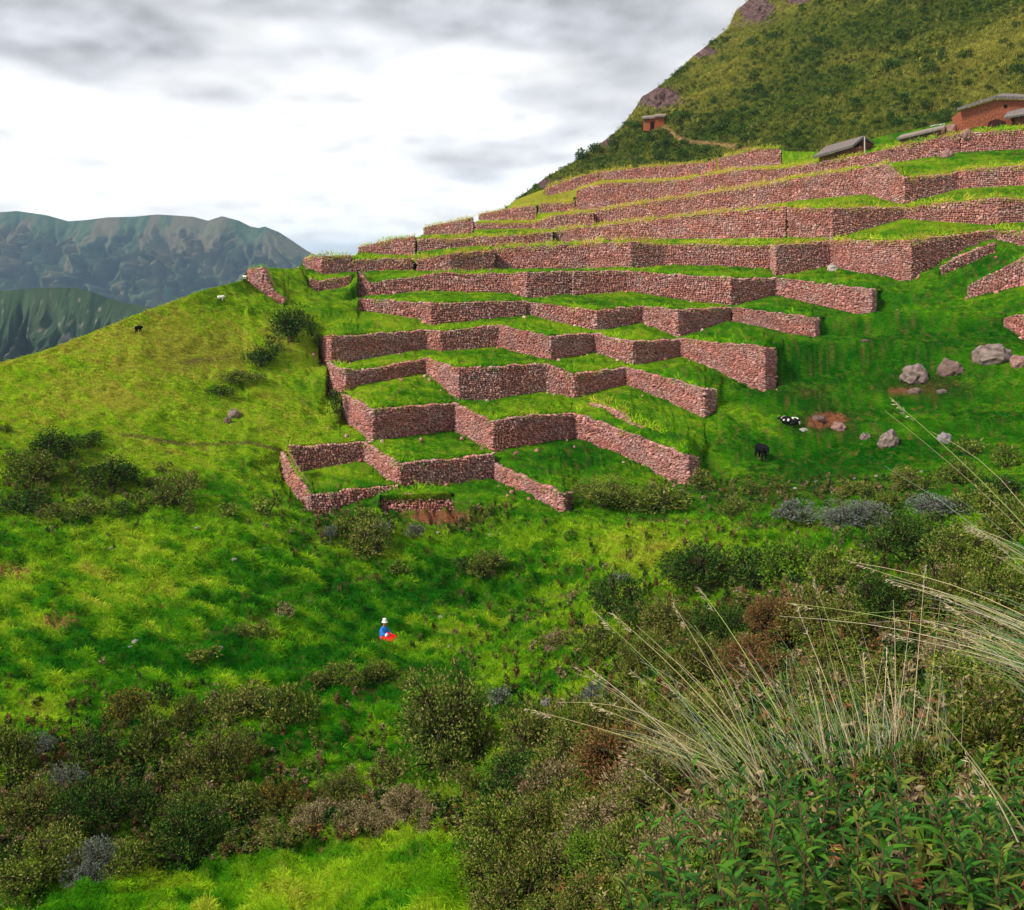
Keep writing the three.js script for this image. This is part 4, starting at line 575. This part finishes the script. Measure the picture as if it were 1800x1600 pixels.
{ // big red house
  const t = thing('adobe_house', 'large red adobe house with grey thatch roof at the upper right edge', 'house'), D = 121;
  prism(t, 'wall', [at(1691, 240, D), at(1850, 240, D), at(1850, 176, D), at(1748, 176, D), at(1691, 194, D)], V(1.5, 0, -6), ADOBE);
  slab(t, 'roof', [at(1682, 190, D - 0.6), at(1749, 168.5, D - 0.6), at(1762, 164, D + 6.6), at(1700, 184, D + 6.6)], 0.3, THATCH);
  slab(t, 'roof', [at(1749, 168.4, D - 0.62), at(1862, 172, D - 0.62), at(1862, 168, D + 6.6), at(1762, 164, D + 6.6)], 0.3, THATCH);
  slab(t, 'porch_roof', [at(1764, 206, D - 3), at(1862, 190, D - 3), at(1862, 176, D - 0.1), at(1772, 196, D - 0.1)], 0.22, THATCH);
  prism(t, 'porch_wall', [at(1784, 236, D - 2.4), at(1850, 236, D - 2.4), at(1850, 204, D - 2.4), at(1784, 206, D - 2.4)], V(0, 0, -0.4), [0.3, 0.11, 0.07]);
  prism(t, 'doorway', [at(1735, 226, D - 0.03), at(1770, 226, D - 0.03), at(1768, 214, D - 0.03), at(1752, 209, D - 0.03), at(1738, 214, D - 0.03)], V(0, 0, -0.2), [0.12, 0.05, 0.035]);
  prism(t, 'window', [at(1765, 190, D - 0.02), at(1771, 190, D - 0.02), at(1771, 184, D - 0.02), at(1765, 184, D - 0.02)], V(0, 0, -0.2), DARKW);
}
{ // thatched shed
  const t = thing('thatched_shed', 'low open shed with sagging grey thatch roof and white post', 'shed');
  slab(t, 'roof', [at(1429, 275, 125.6), at(1499, 255, 123), at(1519, 238.5, 125.5), at(1452, 257, 128)], 0.28, [0.32, 0.27, 0.26]);
  slab(t, 'roof', [at(1452, 256.8, 128.1), at(1519, 238.3, 125.6), at(1537, 251, 128.5), at(1470, 267, 131)], 0.28, [0.32, 0.27, 0.26]);
  prism(t, 'wall', [at(1440, 292, 126.4), at(1512, 278, 124), at(1512, 257, 124), at(1440, 276, 126.4)], V(0.5, 0, -0.5), [0.55, 0.2, 0.13]);
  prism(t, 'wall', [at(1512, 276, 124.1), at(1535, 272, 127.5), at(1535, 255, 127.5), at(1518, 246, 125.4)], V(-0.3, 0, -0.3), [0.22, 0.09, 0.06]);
  const mb = new MB(); tube(mb, [at(1520, 274, 122.6), at(1520, 256, 122.6), at(1520, 240, 122.6)], 0.075, 0.065, [0.55, 0.48, 0.42], 7); part('post', mb.geo(), MAT.plain, t);
}
{ // long low thatch right of the shed
  const t = thing('low_shelter', 'long low thatched shelter beside the big red house', 'shelter'), D = 120.5;
  slab(t, 'roof', [at(1576, 243, D), at(1660, 223.5, D), at(1662, 219, D + 3.4), at(1584, 237, D + 3.4)], 0.22, [0.48, 0.4, 0.34]);
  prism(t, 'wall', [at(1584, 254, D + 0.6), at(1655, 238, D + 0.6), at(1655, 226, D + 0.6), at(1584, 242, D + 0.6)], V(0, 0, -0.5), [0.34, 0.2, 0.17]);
}
{ // small hut on the spur
  const p = onMountain(1150, 223), D = -p.z - 2, t = thing('spur_hut', 'tiny red hut with flat grey roof on the far spur', 'hut');
  prism(t, 'wall', [at(1131, 230, D), at(1152, 231, D), at(1152, 205, D), at(1131, 207, D)], V(0.5, 0, -3.5), [0.6, 0.18, 0.08]);
  prism(t, 'wall', [at(1152.2, 231, D - 0.3), at(1168, 228, D), at(1168, 203.5, D), at(1152.2, 204, D - 0.3)], V(0.5, 0, -3.5), [0.6, 0.18, 0.08]);
  slab(t, 'roof', [at(1128.5, 206.5, D - 0.5), at(1151.5, 204.8, D - 0.5), at(1153, 202.6, D + 4), at(1131, 204, D + 4)], 0.32, [0.5, 0.4, 0.36]);
  slab(t, 'roof', [at(1150.5, 203.4, D - 0.7), at(1169.5, 202.4, D - 0.5), at(1171, 200, D + 4), at(1152, 200.5, D + 4)], 0.32, [0.5, 0.4, 0.36]);
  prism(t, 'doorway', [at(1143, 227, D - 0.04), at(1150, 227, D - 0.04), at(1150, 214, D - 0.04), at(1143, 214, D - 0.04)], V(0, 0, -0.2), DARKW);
}

// ───────────────────────── people and animals ─────────────────────────
function body(bones, cell, blend = 0.05) {              // one continuous skin over tapered bones
  const lo = V(1e9, 1e9, 1e9), hi = V(-1e9, -1e9, -1e9); for (const [a, ra, b, rb] of bones) for (const [p, q] of [[a, ra], [b, rb]]) { lo.min(V(p[0] - q, p[1] - q, p[2] - q)); hi.max(V(p[0] + q, p[1] + q, p[2] + q)); }
  const ctr = V().addVectors(lo, hi).multiplyScalar(0.5), half = Math.max(hi.x - lo.x, hi.y - lo.y, hi.z - lo.z) / 2 + cell * 4, N = Math.min(110, Math.ceil(half * 2 / cell)), mc = new MarchingCubes(N, new THREE.MeshBasicMaterial(), false, false, 90000); mc.isolation = 0;
  for (let k = 0; k < N; k++) for (let j = 0; j < N; j++) for (let i = 0; i < N; i++) {
    const x = ((i - N / 2) / (N / 2)) * half + ctr.x, y = ((j - N / 2) / (N / 2)) * half + ctr.y, z = ((k - N / 2) / (N / 2)) * half + ctr.z; let s = 0;
    for (const [a, ra, b, rb] of bones) { const bx = b[0] - a[0], by = b[1] - a[1], bz = b[2] - a[2], l = bx * bx + by * by + bz * bz || 1e-9, t = clamp(((x - a[0]) * bx + (y - a[1]) * by + (z - a[2]) * bz) / l), d = Math.hypot(x - a[0] - bx * t, y - a[1] - by * t, z - a[2] - bz * t) - lerp(ra, rb, t); s += Math.exp(-Math.min(d, 2) / blend); }
    mc.field[i + j * N + k * N * N] = blend * Math.log(s + 1e-30);
  }
  mc.update(); const n = mc.count, g = new THREE.BufferGeometry(), P = new Float32Array(mc.positionArray.subarray(0, n * 3)); for (let i = 0; i < n; i++) { P[i * 3] = P[i * 3] * half + ctr.x; P[i * 3 + 1] = P[i * 3 + 1] * half + ctr.y; P[i * 3 + 2] = P[i * 3 + 2] * half + ctr.z; }
  g.setAttribute('position', new THREE.BufferAttribute(P, 3)); g.setAttribute('normal', new THREE.BufferAttribute(new Float32Array(mc.normalArray.subarray(0, n * 3)), 3)); return g;
}
{ // person seated on the grass, facing right
  const p = groundAt(674, 1124), t = thing('person', 'person in blue jacket, white hat and red skirt sitting on the grass', 'person'); t.position.copy(p); t.rotation.y = -0.5; t.scale.setScalar(0.9);
  const skin = tint(body([[[0, 0.16, 0], 0.13, [0.02, 0.4, 0], 0.14], [[0.02, 0.4, 0], 0.14, [0.05, 0.62, 0], 0.09], [[0.05, 0.62, 0], 0.055, [0.08, 0.72, 0], 0.055], [[0.09, 0.78, 0], 0.085, [0.1, 0.86, 0], 0.09], [[0.19, 0.8, 0], 0.012, [0.2, 0.77, 0], 0.018],
    [[0.04, 0.56, 0.17], 0.05, [0.14, 0.36, 0.2], 0.042], [[0.14, 0.36, 0.2], 0.04, [0.36, 0.34, 0.12], 0.03], [[0.36, 0.34, 0.12], 0.03, [0.43, 0.34, 0.1], 0.025], [[0.04, 0.56, -0.17], 0.05, [0.14, 0.36, -0.2], 0.042], [[0.14, 0.36, -0.2], 0.04, [0.36, 0.33, -0.1], 0.03], [[0.36, 0.33, -0.1], 0.03, [0.43, 0.33, -0.08], 0.025],
    [[0, 0.13, 0.1], 0.09, [0.4, 0.24, 0.13], 0.07], [[0.4, 0.24, 0.13], 0.06, [0.62, 0.05, 0.12], 0.04], [[0.62, 0.05, 0.12], 0.04, [0.73, 0.05, 0.13], 0.03], [[0, 0.13, -0.1], 0.09, [0.4, 0.24, -0.13], 0.07], [[0.4, 0.24, -0.13], 0.06, [0.62, 0.05, -0.12], 0.04], [[0.62, 0.05, -0.12], 0.04, [0.73, 0.05, -0.13], 0.03]], 0.018, 0.02), [0.33, 0.17, 0.1]);
  part('body', skin, MAT.plain, t);
  part('jacket', tint(body([[[0, 0.18, 0], 0.17, [0.03, 0.45, 0], 0.17], [[0.03, 0.45, 0], 0.17, [0.05, 0.6, 0], 0.11], [[0.04, 0.57, 0.15], 0.075, [0.14, 0.36, 0.2], 0.065], [[0.14, 0.36, 0.2], 0.062, [0.33, 0.34, 0.13], 0.05], [[0.04, 0.57, -0.15], 0.075, [0.14, 0.36, -0.2], 0.065], [[0.14, 0.36, -0.2], 0.062, [0.33, 0.33, -0.11], 0.05]], 0.02, 0.025), [0.03, 0.2, 0.62]), MAT.plain, t);
  part('skirt', tint(body([[[0, 0.14, 0], 0.17, [0.25, 0.19, 0], 0.2], [[0.2, 0.2, 0.1], 0.15, [0.55, 0.14, 0.14], 0.14], [[0.2, 0.2, -0.1], 0.15, [0.55, 0.14, -0.14], 0.14], [[0.4, 0.14, 0], 0.16, [0.58, 0.1, 0], 0.13]], 0.022, 0.04), [0.72, 0.012, 0.02]), MAT.plain, t);
  const hat = new THREE.LatheGeometry([[0, 0.16], [0.05, 0.16], [0.085, 0.14], [0.1, 0.02], [0.105, 0], [0.14, -0.012], [0.142, -0.022], [0.1, -0.02]].map(([x, y]) => new THREE.Vector2(x, y)), 20); const hm = part('hat', tint(hat, [0.85, 0.84, 0.78]), MAT.plain, t); hm.position.set(0.1, 0.9, 0);
  part('hair', tint(body([[[0.04, 0.86, 0], 0.08, [0.03, 0.78, 0], 0.08], [[0.0, 0.74, 0.05], 0.025, [-0.1, 0.5, 0.07], 0.02], [[0.0, 0.74, -0.05], 0.025, [-0.1, 0.5, -0.07], 0.02]], 0.014, 0.015), [0.015, 0.012, 0.01]), MAT.plain, t);
  const bag = single('cloth_bundle', tint(body([[[0, 0.1, 0], 0.13, [0.05, 0.16, 0.02], 0.1], [[0.02, 0.2, 0], 0.05, [0.03, 0.28, 0.01], 0.05]], 0.02, 0.03), [0.78, 0.72, 0.8]), MAT.plain, 'small pale bundle in the lap of the seated person', 'bundle'); bag.position.copy(p).add(V(0.17, 0.26, 0.3)); bag.scale.setScalar(0.5);
}
const cowBones = (lie) => { const h = lie ? -0.5 : 0; return [[[-0.55, 0.98 + h, 0], 0.27, [0.1, 0.94 + h, 0], 0.3], [[0.1, 0.94 + h, 0], 0.3, [0.5, 1.0 + h, 0], 0.27], [[0.5, 1.05 + h, 0], 0.2, [0.85, 1.0 + h, 0], 0.13], [[0.85, 1.02 + h, 0], 0.14, [1.12, 0.84 + h, 0], 0.085], [[0.85, 1.1 + h, 0.1], 0.035, [0.82, 1.1 + h, 0.24], 0.03], [[0.85, 1.1 + h, -0.1], 0.035, [0.82, 1.1 + h, -0.24], 0.03], [[-0.8, 1.05 + h, 0], 0.04, [-0.9, 0.6 + h, 0], 0.025],
  ...(lie ? [[[0.4, 0.3, 0.2], 0.12, [0.7, 0.1, 0.28], 0.06], [[0.4, 0.3, -0.2], 0.12, [0.7, 0.1, -0.28], 0.06], [[-0.5, 0.3, 0.22], 0.18, [-0.2, 0.1, 0.4], 0.08], [[-0.5, 0.3, -0.22], 0.18, [-0.2, 0.1, -0.4], 0.08]] : [-1, 1].flatMap((s) => [[[0.42, 0.8, 0.14 * s], 0.13, [0.44, 0.42, 0.15 * s], 0.065], [[0.44, 0.42, 0.15 * s], 0.062, [0.43, 0.04, 0.15 * s], 0.05], [[-0.6, 0.85, 0.14 * s], 0.17, [-0.52, 0.52, 0.16 * s], 0.085], [[-0.52, 0.52, 0.16 * s], 0.08, [-0.66, 0.38, 0.16 * s], 0.055], [[-0.66, 0.38, 0.16 * s], 0.055, [-0.63, 0.04, 0.16 * s], 0.05]]))]; };
const sheepBones = [[[-0.25, 0.5, 0], 0.2, [0.22, 0.5, 0], 0.2], [[0.25, 0.56, 0], 0.12, [0.4, 0.62, 0], 0.085], [[0.4, 0.64, 0], 0.08, [0.56, 0.54, 0], 0.045], [[0.4, 0.68, 0.06], 0.025, [0.36, 0.66, 0.15], 0.02], [[0.4, 0.68, -0.06], 0.025, [0.36, 0.66, -0.15], 0.02], ...[-1, 1].flatMap((s) => [[[0.2, 0.4, 0.09 * s], 0.06, [0.2, 0.2, 0.1 * s], 0.035], [[0.2, 0.2, 0.1 * s], 0.033, [0.2, 0.02, 0.1 * s], 0.028], [[-0.26, 0.42, 0.1 * s], 0.085, [-0.22, 0.26, 0.1 * s], 0.045], [[-0.22, 0.26, 0.1 * s], 0.042, [-0.29, 0.17, 0.1 * s], 0.03], [[-0.29, 0.17, 0.1 * s], 0.03, [-0.27, 0.02, 0.1 * s], 0.027]])];
function animal(name, geo, px, py, turn, scale, label, category, colour) { const p = groundAt(px, py), n = geo.attributes.position.count, c = new Float32Array(n * 3), g = geo.clone(), v = V(); for (let i = 0; i < n; i++) { v.fromBufferAttribute(geo.attributes.position, i); c.set(colour(v), i * 3); } g.setAttribute('color', new THREE.BufferAttribute(c, 3)); const m = single(name, g, MAT.plain, label, category); m.position.copy(p); m.rotation.y = turn; m.scale.setScalar(scale); }
const BLACK = [0.012, 0.011, 0.012], WHITE = [0.75, 0.7, 0.62];
const cowG = body(cowBones(false), 0.04, 0.05), cowL = body(cowBones(true), 0.04, 0.05), sheepG = body(sheepBones, 0.024, 0.03);
animal('calf', cowG, 1338, 808, -1.35, 0.72, 'black calf seen end-on, standing on the right green slope', 'calf', () => BLACK);
animal('cow', cowL, 1388, 748, 2.6, 0.72, 'black and white cow lying beside the scree patch', 'cow', (v) => (fbm3(v.x * 2.2, v.y * 2.2, v.z * 2.2 + 4, 2) > 0.24 ? WHITE : BLACK));
animal('calf', cowG, 244, 586, 1.3, 0.42, 'tiny dark animal grazing high on the left meadow', 'calf', () => BLACK);
animal('sheep', sheepG, 388, 529, 0.3, 0.6, 'white sheep grazing below the left skyline ruin', 'sheep', () => WHITE);
animal('sheep', sheepG, 432, 491, 2.8, 0.5, 'white sheep on the skyline beside the ruined wall edge', 'sheep', () => WHITE);

// ───────────────────────── tall dry grass of the foreground ─────────────────────────
const STALKC = [[0.68, 0.54, 0.3], [0.78, 0.66, 0.44], [0.6, 0.52, 0.22], [0.4, 0.5, 0.12], [0.74, 0.56, 0.42]];
const stalkMats = STALKC.map((c) => new THREE.MeshStandardMaterial({ color: new THREE.Color().setRGB(...c), roughness: 0.95 }));
function stalk(t, base, tip, r, thick, sag) {
  const mb = new MB(), pts = [], L = base.distanceTo(tip); for (let k = 0; k <= 6; k++) { const u = k / 6, p = V().lerpVectors(base, tip, u); p.y += Math.sin(Math.PI * u) * sag * L; pts.push(p.sub(t.position)); }
  tube(mb, pts, thick, thick * 0.35, [1, 1, 1], 4); return part('stalk', mb.geo(), stalkMats[Math.floor(r() * 5)], t);
}
function seedHead(st, a, c, r, o) {              // a thin feathery panicle at the tip
  const mb = new MB(), d = V().subVectors(c, a).normalize(); for (let k = 0; k < 26; k++) { const p = c.clone().addScaledVector(d, -0.16 * r()).sub(o), q = d.clone().multiplyScalar(0.8).add(V((r() - 0.5) * 0.9, (r() - 0.5) * 0.9 - 0.2, (r() - 0.5) * 0.9)).normalize(); leafInto(mb, p, q, V().crossVectors(q, randDir(r)).normalize(), 0.018 + 0.02 * r(), 0.0022, [0.62, 0.5, 0.34], 0); }
  part('seed_head', mb.geo(), MAT.blade, st, { kind: 'stuff' });
}
function tussock(label, basePx, basePy, D, traced, extra, seed, fine) {   // traced: [base column, base row, tip column, tip row]
  const r = rngOf(seed), b = at(basePx, basePy, D), t = thing('grass_tussock', label, 'tall grass', 'dry tussocks on the slopes'); t.position.copy(b);
  const near = D < 9, one = (f, j) => { const d = D + (r() - 0.5) * (near ? 0.8 : 0.5), sh = (r() - 0.5) * j, k = 1 - 0.45 * r() * (j > 10 ? 1 : 0), bx = f[0] + sh + (r() - 0.5) * j * 0.5, by = f[1] + (r() - 0.5) * j * 0.4; return [at(bx, by, d), at(bx + (f[2] - f[0]) * k + (r() - 0.5) * j * 0.7, by + (f[3] - f[1]) * k + (r() - 0.5) * j * 0.5, d + (r() - 0.5) * (near ? 0.5 : 0.2))]; };
  if (near) { for (const f of traced) { const [a, c] = one(f, 2); seedHead(stalk(t, a, c, r, 0.0027 + 0.0008 * r(), 0.015 + 0.04 * r()), a, c, r, t.position); } for (let k = 0; k < extra; k++) { const [a, c] = one(traced[k % traced.length], 70); stalk(t, a, c, r, 0.0012 + 0.0012 * r(), 0.01 + 0.12 * r()); } }
  const mb = new MB(); for (let k = 0; k < fine; k++) { const [a, c] = one(traced[Math.floor(r() * traced.length)], near ? 130 : 30), q = V().lerpVectors(a, c, 0.3 + 0.45 * r()), bend = (r() - 0.6) * 0.22, pts = [0, 0.33, 0.66, 1].map((u) => { const p = V().lerpVectors(a, q, u); p.y += Math.sin(Math.PI * u * 0.8) * 0.03; p.x += u * u * bend; return p.sub(b); }), cc = STALKC[Math.floor(r() * 5)], g = 0.6 + 0.4 * r(); tube(mb, pts, near ? 0.0014 : 0.006, near ? 0.0006 : 0.002, [cc[0] * g * (r() < 0.45 ? 0.55 : 1), cc[1] * g, cc[2] * g], 3); }
  part('blades', mb.geo(), MAT.blade, t, { kind: 'stuff' }); return t;
}
tussock('dry tussock fanning far to the left over the scrub', 1330, 1390, 5.0, [[1343, 1379, 1185, 1063], [1338, 1383, 1047, 1078], [1318, 1324, 1077, 1078], [1254, 1364, 1012, 1172], [1259, 1369, 1032, 1172], [1333, 1462, 1150, 1300], [1274, 1512, 1126, 1354], [1260, 1352, 924, 1246], [1330, 1360, 1170, 1200], [1240, 1330, 1040, 1240], [1345, 1390, 1290, 1220], [1300, 1370, 1110, 1180]], 20, 1, 120);
tussock('upright pale tussock just right of the fanning one', 1455, 1350, 5.2, [[1451, 1344, 1420, 1200], [1431, 1349, 1298, 1157], [1372, 1260, 1229, 1034], [1500, 1329, 1402, 1073], [1520, 1300, 1426, 1009], [1470, 1350, 1440, 1180], [1530, 1330, 1519, 1150], [1550, 1330, 1560, 1140], [1440, 1350, 1370, 1200]], 16, 2, 170);
tussock('short greenish tussock with one vertical white stalk', 1600, 1320, 5.4, [[1601, 1330, 1628, 994], [1580, 1320, 1560, 1180], [1620, 1320, 1640, 1190]], 8, 3, 90);
tussock('pinkish tussock leaning left from the right frame edge', 1850, 1170, 5.2, [[1850, 1175, 1387, 1061], [1850, 1108, 1495, 987], [1850, 1140, 1559, 1019], [1850, 1180, 1620, 1090], [1850, 1200, 1660, 1060], [1840, 1190, 1560, 1115], [1860, 1220, 1700, 1120], [1850, 1150, 1640, 1040]], 18, 4, 140);
tussock('long stalk arching in from the lower right edge', 1800, 1470, 3.6, [[1800, 1460, 1604, 1206], [1830, 1620, 1690, 1400], [1790, 1480, 1700, 1330]], 2, 8, 12);
tussock('longest stalks reaching in high over the right slope', 1880, 1010, 4.4, [[1880, 1012, 1568, 703], [1850, 1040, 1747, 950], [1860, 1000, 1700, 925], [1870, 1030, 1695, 925]], 5, 5, 20);
tussock('pale tussock with dark heart below the enclosure', 605, 1036, groundAt(605, 1036).length() * 0.99, [[590, 1036, 555, 985], [605, 1036, 610, 968], [620, 1036, 655, 995], [600, 1036, 585, 970], [612, 1036, 640, 978]], 0, 6, 300);
tussock('thin yellow tussock in the lower left thicket', 455, 1440, groundAt(455, 1440).length() * 0.97, [[450, 1440, 425, 1375], [460, 1440, 485, 1370], [455, 1440, 455, 1365]], 0, 7, 200);

// ───────────────────────── broad-leaved plants at the bottom right ─────────────────────────
const LEAFC = [[0.05, 0.17, 0.018], [0.036, 0.125, 0.018], [0.085, 0.23, 0.018], [0.026, 0.085, 0.016], [0.17, 0.22, 0.03]];
const leafMats = LEAFC.map((c) => new THREE.MeshPhysicalMaterial({ color: new THREE.Color().setRGB(...c), roughness: 0.6, specularIntensity: 0.12, transmission: 0.25, side: THREE.DoubleSide }));
const leafGeos = [0.26, 0.31, 0.22].map((w, k) => { const mb = new MB(), n = 5, c = [1, 1, 1]; let prev = null; for (let i = 0; i <= n; i++) { const u = i / n, ww = w * 0.5 * Math.pow(Math.sin(Math.PI * Math.min(0.98, u * 0.94 + 0.05)), 0.8), y = -0.42 * u * u * (0.6 + 0.4 * k) + 0.12 * u, row = [mb.v(-ww, y + ww * 0.35, u, c), mb.v(0, y, u, c), mb.v(ww, y + ww * 0.35, u, c)]; if (prev) for (let s = 0; s < 2; s++) { mb.tri(prev[s], prev[s + 1], row[s + 1]); mb.tri(prev[s], row[s + 1], row[s]); } prev = row; } return mb.geo(true); });
const PLANTS = [[1235, 1640, 3.3], [1330, 1660, 3.0], [1430, 1660, 2.9], [1530, 1660, 2.8], [1640, 1660, 2.8], [1740, 1660, 2.8], [1830, 1640, 2.9], [1310, 1545, 3.7], [1420, 1520, 3.8], [1525, 1520, 3.7], [1635, 1540, 3.5], [1760, 1560, 3.4], [1180, 1690, 3.3]];
PLANTS.forEach(([px, py, D], k) => {
  const r = rngOf(700 + k), b = at(px, py, D); b.y = Math.min(b.y, heightAt(b.x, b.z) + 0.05); const t = thing('leafy_plant', `${ORD[PLANTS.map((q) => q[0]).sort((a, c) => a - c).indexOf(px)]} from the left of the broad-leaved plants at bottom right`, 'plant', 'broad-leaved plants in the near corner'); t.position.copy(b);
  const topY = at(px, py - 185, D).y - b.y;
  for (let s = 0; s < 9; s++) {
    const a = r() * 6.283, h = Math.max(0.25, topY) * (0.7 + 0.5 * r()), lean = 0.08 + 0.2 * r(), tip = V(Math.cos(a) * lean, h, Math.sin(a) * lean), f = V(Math.cos(a) * 0.05, 0, Math.sin(a) * 0.05), mid = V().lerpVectors(f, tip, 0.5).add(V(0, 0.03, 0)), mb = new MB(); tube(mb, [f, mid, tip], 0.005, 0.0025, [0.14, 0.08, 0.05], 5); part('stem', mb.geo(), MAT.wood, t);
    const nl = 22; for (let i = 0; i < nl; i++) { const u = 0.3 + 0.7 * (i + 1) / nl, p = u < 0.5 ? V().lerpVectors(f, mid, u * 2) : V().lerpVectors(mid, tip, u * 2 - 1), L = (0.042 + 0.065 * r()) * (1.15 - 0.4 * u), m = part('leaf', leafGeos[Math.floor(r() * 3)], leafMats[Math.floor(r() * 5)], t); m.position.copy(p); m.rotation.set(-(0.2 + 0.9 * u * u) + (r() - 0.5) * 0.5, i * 2.4 + r() * 0.6, (r() - 0.5) * 0.4, 'YXZ'); m.scale.setScalar(L); }
  }
});
renderer.render(scene, camera);
